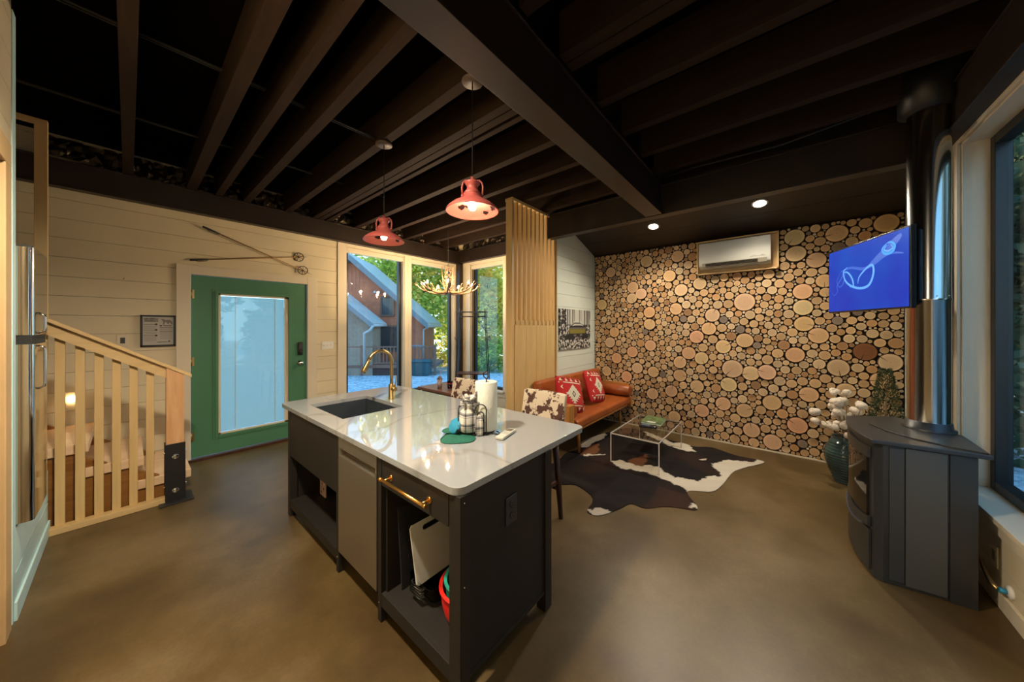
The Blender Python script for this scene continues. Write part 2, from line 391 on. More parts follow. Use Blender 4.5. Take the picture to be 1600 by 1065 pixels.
# crumpled foil insulation over the wall beams
def foilstrip(a, b_, lab):
    m = MB(); a = Vector(a); b_ = Vector(b_); N = int((b_-a).length/0.03); R = 5; vs_ = []
    for i in range(N+1):
        for j in range(R):
            p = a+(b_-a)*i/N; vs_.append(p+Vector((random.uniform(-.018, .018), random.uniform(-.02, .02), j*0.045+random.uniform(-.012, .012))))
    fs = [(i*R+j, (i+1)*R+j, (i+1)*R+j+1, i*R+j+1) for i in range(N) for j in range(R-1)]
    m.add(vs_, fs); tag(m.build('foil_insulation', foil, solid=0.004), lab, 'insulation')
foilstrip((-0.5, 5.14, 3.125), (4.42, 5.14, 3.125), 'crumpled dark foil insulation on the beam over the green door')
foilstrip((4.43, 5.0, 3.125), (4.43, 2.7, 3.125), 'crumpled dark foil insulation above the dining corner windows')
# cables along the ceiling
for pts, lab in (([(-0.6, 4.15, 3.30), (0.3, 4.1, 3.29), (0.9, 4.12, 3.31), (1.6, 4.05, 3.28), (2.6, 4.1, 3.3)], 'black cables clipped across the joists near the back wall'),
                 ([(-0.5, 3.0, 3.33), (0.4, 2.95, 3.32), (0.95, 2.9, 3.30), (1.35, 2.62, 3.14)], 'black cable running to the far pendant canopy'),
                 ([(3.4, -0.8, 3.12), (3.55, 0.0, 3.09), (3.6, 0.7, 3.13), (3.62, 0.95, 3.12)], 'loose black cable hanging beside the lounge beam')):
    m = MB(); m.tube(pts, 0.008, 6); m.tube([Vector(p)+Vector((0.01, 0.035, 0.005)) for p in pts], 0.007, 6); tag(m.build('ceiling_cable', rubber), lab, 'cable')

# ------------------------------------------------------------ windows
def window(idx, plane, face, out, u0, u1, z0, z1, cass=True, trimw=(0.10, 0.10), lab='', dep=0.12, fw=0.05, blind=None):
    """opening u0..u1, z0..z1 in wall face; out = +1/-1 direction to the outside along the plane axis"""
    def bx(mb, ua, ub, za, zb, d0, d1, mi=0):
        lo, hi = sorted((face+out*d0, face+out*d1))
        if plane == 'Y': mb.box(ua, ub, lo, hi, za, zb, mi)
        else: mb.box(lo, hi, ua, ub, za, zb, mi)
    loc = ((u0+u1)/2, face, z0) if plane == 'Y' else (face, (u0+u1)/2, z0)
    r = bpy.data.objects.new('window_%d' % idx, None); COL.objects.link(r); place(r, Matrix.Translation(Vector(loc)), None)
    structure(r, lab, 'window')
    m = MB(); e = 0.016
    bx(m, u0-trimw[0], u0, z0-0.02, z1+0.06, -0.018, 0.0); bx(m, u1, u1+trimw[1], z0-0.02, z1+0.06, -0.018, 0.0)
    bx(m, u0, u1, z1, z1+0.06, -0.018, 0.0); bx(m, u0-0.02, u1+0.02, z0-0.03, z0, -0.045, dep); bx(m, u0-trimw[0], u1+trimw[1], z0-0.11, z0-0.03, -0.018, 0.0)
    bx(m, u0, u0+e, z0, z1, 0.0, dep); bx(m, u1-e, u1, z0, z1, 0.0, dep); bx(m, u0, u1, z1-e, z1, 0.0, dep)
    m.build('window_trim', trimc, r, bevel=0.003)
    f = MB(); a0, a1, c0, c1 = u0+e, u1-e, z0, z1-e
    bx(f, a0, a0+fw, c0, c1, dep-0.05, dep+0.02); bx(f, a1-fw, a1, c0, c1, dep-0.05, dep+0.02)
    bx(f, a0+fw, a1-fw, c0, c0+fw, dep-0.05, dep+0.02); bx(f, a0+fw, a1-fw, c1-fw, c1, dep-0.05, dep+0.02)
    f.build('window_frame', frameblk, r, bevel=0.004)
    g = MB(); bx(g, a0+fw, a1-fw, c0+fw, c1-fw, dep-0.004, dep); g.build('window_pane', pane, r)
    if cass:
        c = MB(); bx(c, u0+e, u1-e, z1-0.10, z1-0.018, 0.005, 0.075); cc = c.build('blind_cassette', trimc, r, bevel=0.012)
        k = MB()
        for q in range(34):
            z = z1-0.12-q*0.038
            p = (u1-0.035, face+out*0.01, z) if plane == 'Y' else (face+out*0.01, u0+0.035, z)
            k.ball(p, 0.0035, 3)
        k.build('bead_chain', whiteplastic, r)
    return r
window(1, 'Y', WA, 1, 2.175, 3.19, 0.345, 2.82, lab='tall black-framed window nearest the green door', trimw=(0.12, 0.068))
window(2, 'Y', WA, 1, 3.327, 4.34, 0.345, 2.82, lab='tall window in the back wall beside the corner post', trimw=(0.068, 0.03))
window(3, 'X', WB, 1, 3.965, 4.86, 0.345, 2.82, lab='tall window by the coat rack', trimw=(0.06, 0.13))
window(4, 'X', WB, 1, 2.98, 3.84, 0.345, 2.82, lab='tall window partly behind the slatted divider', trimw=(0.06, 0.06))
window(5, 'Y', WR, -1, 0.95, 3.64, 0.50, 2.80, cass=False, lab='big black-framed window beside the stove', trimw=(0.08, 0.075), dep=0.16, fw=0.06)

# ------------------------------------------------------------ green door
r = bpy.data.objects.new('door_1', None); COL.objects.link(r); place(r, Matrix.Translation(Vector((1.05, 5.2, 0))), None)
structure(r, 'green half-glazed entrance door', 'door')
m = MB(); m.box(0.345, 0.462, 5.178, 5.2, 0, 2.26); m.box(1.645, 1.765, 5.178, 5.2, 0, 2.26); m.box(0.462, 1.645, 5.178, 5.2, 2.155, 2.26)
m.box(0.44, 0.462, 5.2, 5.32, 0, 2.175); m.box(1.645, 1.667, 5.2, 5.32, 0, 2.175); m.box(0.44, 1.667, 5.2, 5.32, 2.155, 2.175)
m.build('door_trim', trimc, r, bevel=0.003)
m = MB(); x0, x1, z0, z1 = 0.468, 1.638, 0.035, 2.150; gx0, gx1, gz0, gz1 = 0.70, 1.42, 0.25, 1.955
for bb in ((x0, gx0, z0, z1), (gx1, x1, z0, z1), (gx0, gx1, z0, gz0), (gx0, gx1, gz1, z1)): m.box(bb[0], bb[1], 5.205, 5.25, bb[2], bb[3])
leaf = m.build('door_leaf', green, r, bevel=0.002)
m = MB()
for w, d in ((0.030, 0.014), (0.050, 0.007)):
    for bb in ((gx0-w, gx0, gz0-w, gz1+w), (gx1, gx1+w, gz0-w, gz1+w), (gx0, gx1, gz0-w, gz0), (gx0, gx1, gz1, gz1+w)): m.box(bb[0], bb[1], 5.205-d, 5.206, bb[2], bb[3])
m.build('glass_moulding', green, leaf, bevel=0.003)
m = MB()
for bb in ((gx0, gx0+.022, gz0, gz1), (gx1-.045, gx1, gz0, gz1), (gx0, gx1, gz0, gz0+.022), (gx0, gx1, gz1-.022, gz1)): m.box(bb[0], bb[1], 5.208, 5.235, bb[2], bb[3])
m.box(gx1-0.037, gx1-0.008, 5.200, 5.208, 1.60, 1.72); m.box(gx1-0.026, gx1-0.019, 5.202, 5.208, 0.9, 1.85)
m.build('glass_frame', trimc, leaf, bevel=0.002)
slat = mat('blind_slats', (0.66, 0.74, 0.72), 0.6)
nt = slat.node_tree; bsdf = nt.nodes['Principled BSDF']; tl = nt.nodes.new('ShaderNodeBsdfTranslucent'); tl.inputs[0].default_value = (0.48, 0.66, 0.62, 1)
mxs = nt.nodes.new('ShaderNodeMixShader'); mxs.inputs[0].default_value = 0.6; out = nt.nodes['Material Output']
nt.links.new(bsdf.outputs[0], mxs.inputs[1]); nt.links.new(tl.outputs[0], mxs.inputs[2]); nt.links.new(mxs.outputs[0], out.inputs[0])
m = MB(); n = 106
for k in range(n):
    z = gz0+0.03+k*(gz1-gz0-0.06)/n
    m.add([(gx0+.024, 5.2235, z), (gx1-.048, 5.2235, z), (gx1-.048, 5.2290, z+.0165), (gx0+.024, 5.2290, z+.0165)], [(0, 1, 2, 3)])
m.build('blind_slats', slat, leaf)
m = MB()
for x in (0.86, 1.27): m.box(x-.004, x+.004, 5.2185, 5.2225, gz0+.03, gz1-.03)
m.build('blind_cord', whiteplastic, leaf)
m = MB(); m.box(gx0+.022, gx1-.045, 5.212, 5.215, gz0+.02, gz1-.02); m.build('door_glass', pane, leaf)
# smart lock, knob, hinges
m = MB(); m.box(1.525, 1.592, 5.180, 5.205, 1.155, 1.335); lk = m.build('keypad_lock', blackm, leaf, bevel=0.012)
m = MB(); m.ball((1.558, 5.178, 1.195), 0.022, 8, sc=(1, .5, 1)); m.build('thumb_turn', rubber, lk)
m = MB(); m.box(1.536, 1.581, 5.176, 5.181, 1.235, 1.32); m.build('keypad', mat('keypad_grey', (0.06, 0.06, 0.06), 0.2), lk, bevel=0.003)
m = MB(); m.lathe([(0.001, 0), (.036, 0), (.036, .006), (.016, .010), (.014, .030), (.027, .040), (.031, .052), (.024, .064), (.001, .067)], (1.555, 5.205, 1.045), 24, 0, Matrix.Rotation(PI/2, 4, 'X'))
m.build('door_knob', chrome, leaf)
for z in (0.28, 1.15, 1.93):
    m = MB(); m.cyl((0.466, 5.192, z-.05), (0.466, 5.192, z+.05), .009, n=10); m.box(.466, .492, 5.200, 5.205, z-.05, z+.05); m.build('hinge', brass, leaf)
m = MB(); m.box(0.44, 1.667, 5.15, 5.32, 0, 0.028); m.build('door_sill', walnut, r, bevel=0.004)

# baseboards
m = MB(); m.box(1.77, 2.05, 5.182, 5.2, 0, 0.12); structure(m.build('baseboard_back', trimc, bevel=0.003), 'baseboard between door and window', 'baseboard')
m = MB(); m.box(0.5, 3.72, -0.94, -0.922, 0, 0.09); structure(m.build('baseboard_right', trimc, bevel=0.003), 'baseboard under the big right window', 'baseboard')
m = MB(); m.box(5.118, 5.16, -0.98, 2.45, 0, 0.014); structure(m.build('baseboard_logs', trimc), 'pale strip at the foot of the log wall', 'baseboard')

# ============================================================ log slice cladding
BIG = [(2.164, 2.454, 0.086), (1.587, 2.557, 0.093), (1.156, 2.576, 0.087), (1.262, 2.301, 0.089), (0.871, 2.154, 0.087), (1.107, 2.081, 0.09), (1.799, 2.175, 0.092), (1.668, 2.065, 0.087), (1.812, 2.002, 0.085), (2.312, 1.923, 0.091), (0.364, 1.871, 0.118), (0.72, 1.71, 0.093), (1.176, 1.812, 0.088), (1.547, 1.774, 0.089), (1.544, 1.59, 0.089), (0.761, 1.526, 0.091), (0.91, 1.41, 0.093), (0.361, 1.375, 0.096), (0.596, 1.285, 0.092), (2.097, 1.464, 0.085), (2.171, 1.295, 0.089), (1.532, 1.267, 0.086), (1.806, 1.155, 0.089), (2.058, 1.041, 0.088), (1.008, 1.178, 0.091), (0.851, 1.114, 0.089), (1.121, 1.04, 0.09), (0.493, 0.997, 0.12), (0.299, 0.955, 0.096), (0.135, 0.983, 0.096), (1.728, 0.906, 0.088), (1.49, 0.866, 0.085), (2.228, 0.816, 0.086), (1.895, 0.756, 0.09), (1.123, 0.848, 0.09), (0.534, 0.784, 0.096), (0.907, 0.715, 0.09), (1.237, 0.608, 0.088), (1.499, 0.534, 0.088), (-0.122, 2.62, 0.097), (-0.135, 2.425, 0.099), (-0.313, 2.325, 0.091), (-0.481, 2.603, 0.098), (-0.85, 2.642, 0.096), (-0.196, 1.968, 0.093), (-0.199, 1.779, 0.093), (-0.208, 1.586, 0.093), (-0.331, 1.449, 0.093), (-0.128, 1.215, 0.092), (-0.493, 1.091, 0.098), (-0.698, 1.28, 0.096), (-0.879, 1.177, 0.093), (-0.25, 0.756, 0.092), (-0.554, 0.843, 0.083), (-0.814, 0.98, 0.088), (-0.381, 2.078, 0.078), (1.196, 0.241, 0.086), (0.846, 0.384, 0.093), (0.596, 0.52, 0.091), (0.363, 0.468, 0.092), (0.29, 0.228, 0.095), (0.087, 0.61, 0.097), (-0.149, 0.376, 0.098), (0.081, 0.123, 0.097), (1.526, 0.24, 0.068)]
rng = np.random.default_rng(11)
gy = np.arange(-0.975, 2.446, 0.0065); gz_ = np.arange(0.015, 2.742, 0.0065)
GY, GZ = np.meshgrid(gy, gz_, indexing='ij')
D = np.minimum.reduce([GY+0.975, 2.446-GY, GZ-0.014, 2.742-GZ])
dx = np.maximum(np.maximum(0.02-GY, GY-0.90), 0); dz = np.maximum(np.maximum(2.265-GZ, GZ-2.72), 0)
inb = (GY > 0.02) & (GY < 0.90) & (GZ > 2.265) & (GZ < 2.72)
dd = np.where(inb, -1, np.hypot(dx, dz)); D = np.minimum(D, dd)
LOGS = []
def put(y, z, rr):
    global D
    LOGS.append((float(y), float(z), float(rr)))
    D = np.minimum(D, np.hypot(GY-y, GZ-z)-rr)
for (y, z, rr) in BIG: put(y, z, rr)
for tgt, w, cnt in ((.058, .004, 60), (.052, .004, 130), (.047, .004, 190), (.042, .003, 500), (.037, .003, 500), (.032, .003, 500), (.027, .003, 500), (.023, .003, 500), (.019, .002, 500), (.015, .002, 500), (.0115, .0015, 500)):
    for _ in range(cnt):
        lf = rng.random()
        ok = np.argwhere((D > tgt) & (D < tgt+w))
        if len(ok) == 0: 
            ok = np.argwhere(D > tgt)
            if len(ok) == 0: break
        i, j = ok[rng.integers(len(ok))]
        if tgt > .045 and gy[i] > 1.3 and rng.random() < 0.8: continue
        put(gy[i], gz_[j], min(D[i, j], tgt+w)-0.001)
LOGM = bpy.data.materials.new('sawn_log'); LOGM.use_nodes = True
nt = LOGM.node_tree; bs = nt.nodes['Principled BSDF']
at = nt.nodes.new('ShaderNodeAttribute'); at.attribute_name = 'col'
a2 = nt.nodes.new('ShaderNodeAttribute'); a2.attribute_name = 'rad'
sp = nt.nodes.new('ShaderNodeSeparateXYZ'); nt.links.new(a2.outputs['Vector'], sp.inputs[0])
ln = nt.nodes.new('ShaderNodeVectorMath'); ln.operation = 'LENGTH'
cb = nt.nodes.new('ShaderNodeCombineXYZ'); nt.links.new(sp.outputs[0], cb.inputs[0]); nt.links.new(sp.outputs[1], cb.inputs[1]); nt.links.new(cb.outputs[0], ln.inputs[0])
wv = nt.nodes.new('ShaderNodeTexNoise'); wv.inputs['Scale'].default_value = 9
nt.links.new(at.outputs['Vector'], wv.inputs['Vector'])
rn = nt.nodes.new('ShaderNodeTexNoise'); rn.inputs['Scale'].default_value = 2.2; rn.inputs['Detail'].default_value = 3; nt.links.new(a2.outputs['Vector'], rn.inputs['Vector'])
ad = nt.nodes.new('ShaderNodeMath'); ad.operation = 'MULTIPLY_ADD'; ad.inputs[1].default_value = 0.25
nt.links.new(rn.outputs['Fac'], ad.inputs[0]); nt.links.new(ln.outputs['Value'], ad.inputs[2])
sc_ = nt.nodes.new('ShaderNodeMath'); sc_.operation = 'MULTIPLY'; sc_.inputs[1].default_value = 42; nt.links.new(ad.outputs[0], sc_.inputs[0])
si = nt.nodes.new('ShaderNodeMath'); si.operation = 'SINE'; nt.links.new(sc_.outputs[0], si.inputs[0])
mr = nt.nodes.new('ShaderNodeMapRange'); mr.inputs[1].default_value = -1; mr.inputs[2].default_value = 1; mr.inputs[3].default_value = 0.88; mr.inputs[4].default_value = 1.04; nt.links.new(si.outputs[0], mr.inputs[0])
rr_ = nt.nodes.new('ShaderNodeValToRGB'); nt.links.new(ln.outputs['Value'], rr_.inputs[0])
e = rr_.color_ramp.elements; e[0].position = 0; e[0].color = (0.72, 0.62, 0.55, 1); e[1].position = 1.0; e[1].color = (0.10, 0.06, 0.04, 1)
for p, c in ((0.10, (0.95, 0.9, 0.86, 1)), (0.55, (0.92, 0.88, 0.85, 1)), (0.80, (1.02, 1.02, 1.0, 1)), (0.90, (1.25, 1.25, 1.2, 1)), (0.94, (0.85, 0.7, 0.6, 1)), (0.965, (0.25, 0.15, 0.1, 1))):
    q = e.new(p); q.color = c
m1 = nt.nodes.new('ShaderNodeMixRGB'); m1.blend_type = 'MULTIPLY'; m1.inputs[0].default_value = 1
nt.links.new(at.outputs['Color'], m1.inputs[1]); nt.links.new(rr_.outputs[0], m1.inputs[2])
m2 = nt.nodes.new('ShaderNodeMixRGB'); m2.blend_type = 'MULTIPLY'; m2.inputs[0].default_value = 1
nt.links.new(m1.outputs[0], m2.inputs[1]); nt.links.new(mr.outputs[0], m2.inputs[2]); nt.links.new(m2.outputs[0], bs.inputs['Base Color'])
bs.inputs['Roughness'].default_value = 0.62
BARK = mat('bark', (0.055, 0.030, 0.018), 0.85)
CRACK = mat('log_crack', (0.03, 0.015, 0.008), 0.9)

class LogMesh:
    def __init__(s): s.v = []; s.f = []; s.mi = []; s.col = []; s.rad = []
    def slice(s, y, z, r, t, col, n=20, crack=False, tilt=0):
        o = len(s.v); ph = random.random()*6.28; ex = random.uniform(0, .05); seed = random.random()*50
        rs = [r*(1+ex*(math.cos(2*(2*PI*k/n)+ph)-1)/2 - random.uniform(0, .012)) for k in range(n)]
        x0 = 5.158; x1 = x0-t
        P = lambda k, q: (y+rs[k]*q*math.cos(2*PI*k/n), z+rs[k]*q*math.sin(2*PI*k/n))
        s.v.append((x1, y, z)); s.rad.append((0, 0, seed))
        for q in (0.5, 0.94, 1.0):
            for k in range(n):
                a, b_ = P(k, q); s.v.append((x1+(0.004 if q == 1 else 0), a, b_)); s.rad.append((q*math.cos(2*PI*k/n), q*math.sin(2*PI*k/n), seed))
        for k in range(n):
            a, b_ = P(k, 1.0); s.v.append((x0, a, b_)); s.rad.append((1, 0, seed))
        s.col += [col]*(1+4*n)
        for k in range(n):
            k2 = (k+1) % n
            s.f.append((o, o+1+k2, o+1+k)); s.mi.append(0)
            for L in range(2):
                A = o+1+L*n; s.f.append((A+k, A+k2, A+n+k2, A+n+k)); s.mi.append(0)
            A = o+1+2*n; s.f.append((A+k, A+k2, A+n+k2, A+n+k)); s.mi.append(1)
        if crack:
            a = random.random()*6.28; p0 = (y+0.15*r*math.cos(a), z+0.15*r*math.sin(a)); p1 = (y+.93*r*math.cos(a), z+.93*r*math.sin(a))
            nx, nz2 = -math.sin(a), math.cos(a); w = r*0.045; o = len(s.v)
            s.v += [(x1-.0006, p0[0], p0[1]), (x1-.0006, p1[0]+nx*w, p1[1]+nz2*w), (x1-.0006, p1[0]-nx*w, p1[1]-nz2*w)]
            s.rad += [(0, 0, 0)]*3; s.col += [col]*3; s.f.append((o, o+1, o+2)); s.mi.append(2)
    def build(s, name, parent):
        ys = [v[1] for v in s.v]; zs = [v[2] for v in s.v]; c = Vector((5.158, (min(ys)+max(ys))/2, (min(zs)+max(zs))/2))
        me = bpy.data.meshes.new(name); me.from_pydata([tuple(Vector(v)-c) for v in s.v], [], s.f)
        for q in (LOGM, BARK, CRACK): me.materials.append(q)
        me.polygons.foreach_set('material_index', s.mi)
        a = me.color_attributes.new('col', 'FLOAT_COLOR', 'POINT'); a.data.foreach_set('color', [x for c_ in s.col for x in (*c_, 1)])
        a = me.attributes.new('rad', 'FLOAT_VECTOR', 'POINT'); a.data.foreach_set('vector', [x for c_ in s.rad for x in c_])
        o = bpy.data.objects.new(name, me); COL.objects.link(o); place(o, Matrix.Translation(c), parent); return o
def logcol():
    u = random.random(); v = random.uniform(.82, 1.15)
    if u < .55: c = (0.56, 0.37, 0.19)
    elif u < .80: c = (0.60, 0.44, 0.26)
    elif u < .92: c = (0.50, 0.29, 0.13)
    elif u < .97: c = (0.36, 0.20, 0.09)
    else: c = (0.22, 0.17, 0.13)
    return tuple(min(1, x*v) for x in c)
clad = thing('log_slice_cladding', 'wall of round sawn log slices fixed on black behind the sofa', 'wall cladding', (5.158, 0.73, 0))
m = MB(); m.box(5.150, 5.158, -0.975, 2.446, 0.014, 2.742); m.build('backing_board', mat('black_backing', (0.012, 0.009, 0.008), 0.8), clad)
order = sorted(range(len(LOGS)), key=lambda i: -LOGS[i][2])
top = set(order[:99]); rest = LogMesh()
for i, (y, z, rr) in enumerate(LOGS):
    t = random.uniform(.028, .042) if rr > .05 else random.uniform(.018, .036); c = logcol()
    if rr > .075: c = tuple(x*random.uniform(.95, 1.12) for x in random.choice([(0.60, 0.40, 0.22), (0.62, 0.44, 0.25), (0.60, 0.385, 0.205)]))
    if rr < .018: c = (0.60, 0.50, 0.36)
    if abs(y+.698) < .01 and abs(z-1.28) < .01: c = (0.20, 0.075, 0.022)
    if i in top:
        L_ = LogMesh(); L_.slice(y, z, rr, t, c, 32, crack=random.random() < .6); L_.build('log_slice', clad)
    else: rest.slice(y, z, rr, t, c, 18 if rr > .02 else 12, crack=(rr > .045 and random.random() < .15))
o = rest.build('small_log_slices', clad); o['kind'] = 'stuff'
print('LOGS', len(LOGS))

# ============================================================ kitchen island
isl = thing('kitchen_island', 'black steel-legged kitchen island with open shelves and brass drawer pull', 'kitchen island', (1.2, 2.06, 0))
IX0, IX1 = 0.85, 1.515; YB = [0.98, 1.585, 2.145, 3.13]
def leg(x0, x1, y0, y1, z1=0.868): 
    m = MB(); m.box(x0, x1, y0, y1, 0.0, z1); return m.build('leg', blackpaint, isl, bevel=0.003)
L4 = [leg(.85, .905, .98, 1.05), leg(.85, .905, 3.08, 3.13), leg(.85, .885, 1.605, 1.64), leg(.85, .885, 2.135, 2.17), leg(1.455, 1.515, .98, 1.04), leg(1.46, 1.515, 3.08, 3.13)]
for x, y in ((.862, 1.01), (.862, 1.045)):
    pass
m = MB(); m.box(.905, 1.455, .992, 1.008, 0.095, .868); m.build('end_panel', blackpaint, isl)
m = MB(); m.box(.905, 1.455, .988, .992, 0.095, .115); m.build('end_rail', blackpaint, isl)
m = MB(); m.box(.885, 1.46, 3.10, 3.115, 0.095, .868); m.build('end_panel', blackpaint, isl)
m = MB(); m.box(1.47, 1.485, 1.04, 3.08, 0.095, .868); m.build('back_panel', blackpaint, isl)
m = MB(); m.box(.852, .870, 2.17, 3.08, 0.495, .868); m.build('apron_panel', blackpaint, isl, bevel=0.002)
m = MB(); m.box(.87, 1.47, 2.17, 3.08, 0.118, .136); m.box(.852, .872, 2.17, 3.08, 0.070, .136); m.build('shelf', blackpaint, isl, bevel=0.002)
m = MB(); m.box(.87, 1.47, 1.05, 1.605, 0.138, .156); m.box(.852, .872, 1.05, 1.605, 0.085, .156); m.build('shelf', blackpaint, isl, bevel=0.002)
m = MB(); m.box(.875, 1.47, 1.585, 1.60, 0.09, .868); m.build('partition', blackpaint, isl)
m = MB(); m.box(.875, 1.47, 2.172, 2.187, 0.09, .868); m.build('partition', blackpaint, isl)
m = MB(); m.box(.851, .869, 1.056, 1.600, 0.722, .862); dr = m.build('drawer', blackpaint, isl, bevel=0.002)
m = MB(); m.cyl((.808, 1.155, .790), (.808, 1.535, .790), .0075, n=14); m.cyl((.808, 1.150, .790), (.808, 1.168, .790), .0095, n=14); m.cyl((.808, 1.522, .790), (.808, 1.540, .790), .0095, n=14)
for y in (1.185, 1.505): m.cyl((.808, y, .790), (.851, y, .790), .006, n=10); m.cyl((.846, y, .790), (.851, y, .790), .015, n=16)
m.build('drawer_handle', gold, dr)
for (x, y, z) in ((.87, .978, .84), (.87, .978, .50), (.849, 1.625, .10), (.849, 2.15, .10)):
    m = MB(); m.ball((x, y, z), .004, 5); m.build('screw_head', chrome, isl)
# outlet on the end panel
m = MB(); m.box(1.135, 1.215, .984, .992, .615, .745); ot = tag(m.build('power_outlet', mat('outlet_black', (0.03, 0.032, 0.035), 0.3), bevel=0.003), 'black double power outlet on the end of the kitchen island', 'power outlet')
for z in (.655, .705):
    m = MB(); m.cyl((1.175, .9805, z), (1.175, .9845, z), .017, n=20); so_ = m.build('socket', blackm, ot)
    m = MB(); m.box(1.167, 1.169, .9800, .9806, z-.004, z+.007); m.box(1.181, 1.183, .9800, .9806, z-.004, z+.007); m.ball((1.175, .9805, z-.010), .0025, 4); m.build('slot', mat('slot_grey', (0.15, 0.15, 0.15), .5), so_)
# counter slab with sink hole
CX0, CX1, CY0, CY1 = 0.838, 1.925, 0.985, 3.29; SX0, SX1, SY0, SY1 = 0.975, 1.455, 2.375, 3.03
def slab():
    m = MB(); R = .055; n = 8; out = []
    for (cx, cy, a0) in ((CX1-R, CY1-R, 0), (CX0+R, CY1-R, 1), (CX0+R, CY0+R, 2), (CX1-R, CY0+R, 3)):
        for i in range(n+1):
            a = a0*PI/2+i/n*PI/2; out.append((cx+R*math.cos(a), cy+R*math.sin(a)))
    inn = []
    for (cx, cy) in ((SX1, SY1), (SX0, SY1), (SX0, SY0), (SX1, SY0)): inn.append((cx, cy))
    import bmesh
    bm = bmesh.new(); res = []
    vo = [bm.verts.new((x, y, 0)) for x, y in out]; vi = [bm.verts.new((x, y, 0)) for x, y in inn]
    es = [bm.edges.new((vo[i], vo[(i+1) % len(vo)])) for i in range(len(vo))]+[bm.edges.new((vi[i], vi[(i+1) % 4])) for i in range(4)]
    bmesh.ops.triangle_fill(bm, edges=es, use_beauty=True)
    vv = list(bm.verts); idx = {v: i for i, v in enumerate(vv)}
    fs = [[idx[v] for v in f.verts] for f in bm.faces]; pts = [(v.co.x, v.co.y) for v in vv]; bm.free(); N = len(pts)
    # keep only faces outside the hole
    keep = []
    for f in fs:
        cx = sum(pts[i][0] for i in f)/len(f); cy = sum(pts[i][1] for i in f)/len(f)
        if SX0 < cx < SX1 and SY0 < cy < SY1: continue
        a = sum(pts[f[i]][0]*pts[f[(i+1) % 3]][1]-pts[f[(i+1) % 3]][0]*pts[f[i]][1] for i in range(3))
        keep.append(f if a > 0 else f[::-1])
    ZT_, ZB = 0.90, 0.869
    m.add([(x, y, ZT_) for x, y in pts]+[(x, y, ZB) for x, y in pts], keep+[[i+N for i in f[::-1]] for f in keep])
    no = len(out)
    for i in range(no): j = (i+1) % no; m.f.append([i, i+N, j+N, j]); m.mi.append(0); m.sm.append(False)
    for i in range(4):
        j = (i+1) % 4; m.f.append([no+i, no+j, no+j+N, no+i+N]); m.mi.append(0); m.sm.append(False)
    return m
ct = slab().build('countertop', quartz, bevel=0.003)
tag(ct, 'white veined quartz countertop with rounded corners and a sink cut-out', 'countertop')
m = MB(); t = .012; zb = .655
m.box(SX0-t, SX1+t, SY0-t, SY1+t, zb-.01, zb); m.box(SX0-t, SX0, SY0-t, SY1+t, zb, .869); m.box(SX1, SX1+t, SY0-t, SY1+t, zb, .869); m.box(SX0, SX1, SY0-t, SY0, zb, .869); m.box(SX0, SX1, SY1, SY1+t, zb, .869)
sk = tag(m.build('kitchen_sink', mat('dark_composite_sink', (0.035, 0.045, 0.055), 0.35), bevel=0.004), 'dark grey undermount sink set into the white countertop', 'sink')
m = MB(); m.lathe([(.001, .001), (.03, .001), (.044, .005), (.046, .002), (.046, 0)], (1.2, 2.70, zb), 24); m.build('drain', chrome, sk)
# faucet
fx, fy = 1.53, 2.70
fa = thing('kitchen_faucet', 'brass pull-down kitchen faucet with high arched spout behind the sink', 'faucet', (fx, fy, .90))
m = MB(); m.lathe([(.001, 0), (.030, 0), (.030, .004), (.0265, .008), (.0265, .13), (.024, .134), (.001, .134)], (fx, fy, .90), 28); m.build('base', brass, fa)
d = Vector((-1, 0.0, 0)); R = .105; top = .90+.335
pts = [Vector((fx, fy, 1.03)), Vector((fx, fy, 1.10)), Vector((fx, fy, top))]+[Vector((fx, fy, top))+d*(R-R*math.cos(a))+Vector((0, 0, R*math.sin(a))) for a in [PI*.88*i/14 for i in range(1, 15)]]
m = MB(); m.tube(pts, .0145, 16); m.build('spout', brass, fa)
p = pts[-1]; t_ = (pts[-1]-pts[-2]).normalized()
m = MB(); m.tube([p-t_*.005, p+t_*.03, p+t_*.055, p+t_*.10, p+t_*.125], [.0155, .0165, .019, .022, .020], 18); hd = m.build('spray_head', brass, fa)
m = MB(); q = p+t_*.07; m.bar(q+Vector((-.021, -.004, -.005)), q+Vector((-.024, -.004, -.035))+t_*.01, .012, .008); m.build('spray_button', rubber, hd)
m = MB(); m.tube([(fx, fy-.02, .995), (fx+.004, fy-.058, .995)], [.020, .020], 18); lv = m.build('valve', brass, fa)
m = MB(); m.tube([(fx+.003, fy-.045, 1.0), (fx+.010, fy-.052, 1.06), (fx+.012, fy-.052, 1.115)], [.006, .0055, .006], 10); m.build('lever', brass, lv)

# ------------------------------------------------------------ dishwasher
dw = thing('dishwasher', 'stainless steel dishwasher between the open shelves of the island', 'dishwasher', (1.15, 1.887, 0.06))
m = MB(); m.box(.895, 1.46, 1.648, 2.128, .10, .862); m.build('body', blackm, dw)
m = MB(); m.box(.846, .895, 1.648, 2.128, .795, .862); m.build('control_panel', steel, dw, bevel=0.002)
m = MB(); m.box(.846, .895, 1.648, 2.128, .145, .748); m.box(.885, .895, 1.648, 2.128, .748, .795); m.box(.846, .885, 1.648, 1.660, .748, .795); m.box(.846, .885, 2.116, 2.128, .748, .795)
m.build('door', steel, dw, bevel=0.0015)
m = MB(); m.prism([(.885, 1.66, .795), (.885, 1.66, .752), (.862, 1.66, .795)], (0, .456, 0)); m.build('grip_recess', mirror, dw)
m = MB(); m.box(.93, 1.4, 1.66, 2.12, .02, .10); m.build('toe_kick', blackm, dw)
m = MB(); 
for x in (.95, 1.40):
    for y in (1.70, 2.08): m.cyl((x, y, 0), (x, y, .03), .015, n=12)
m.build('foot', rubber, dw)

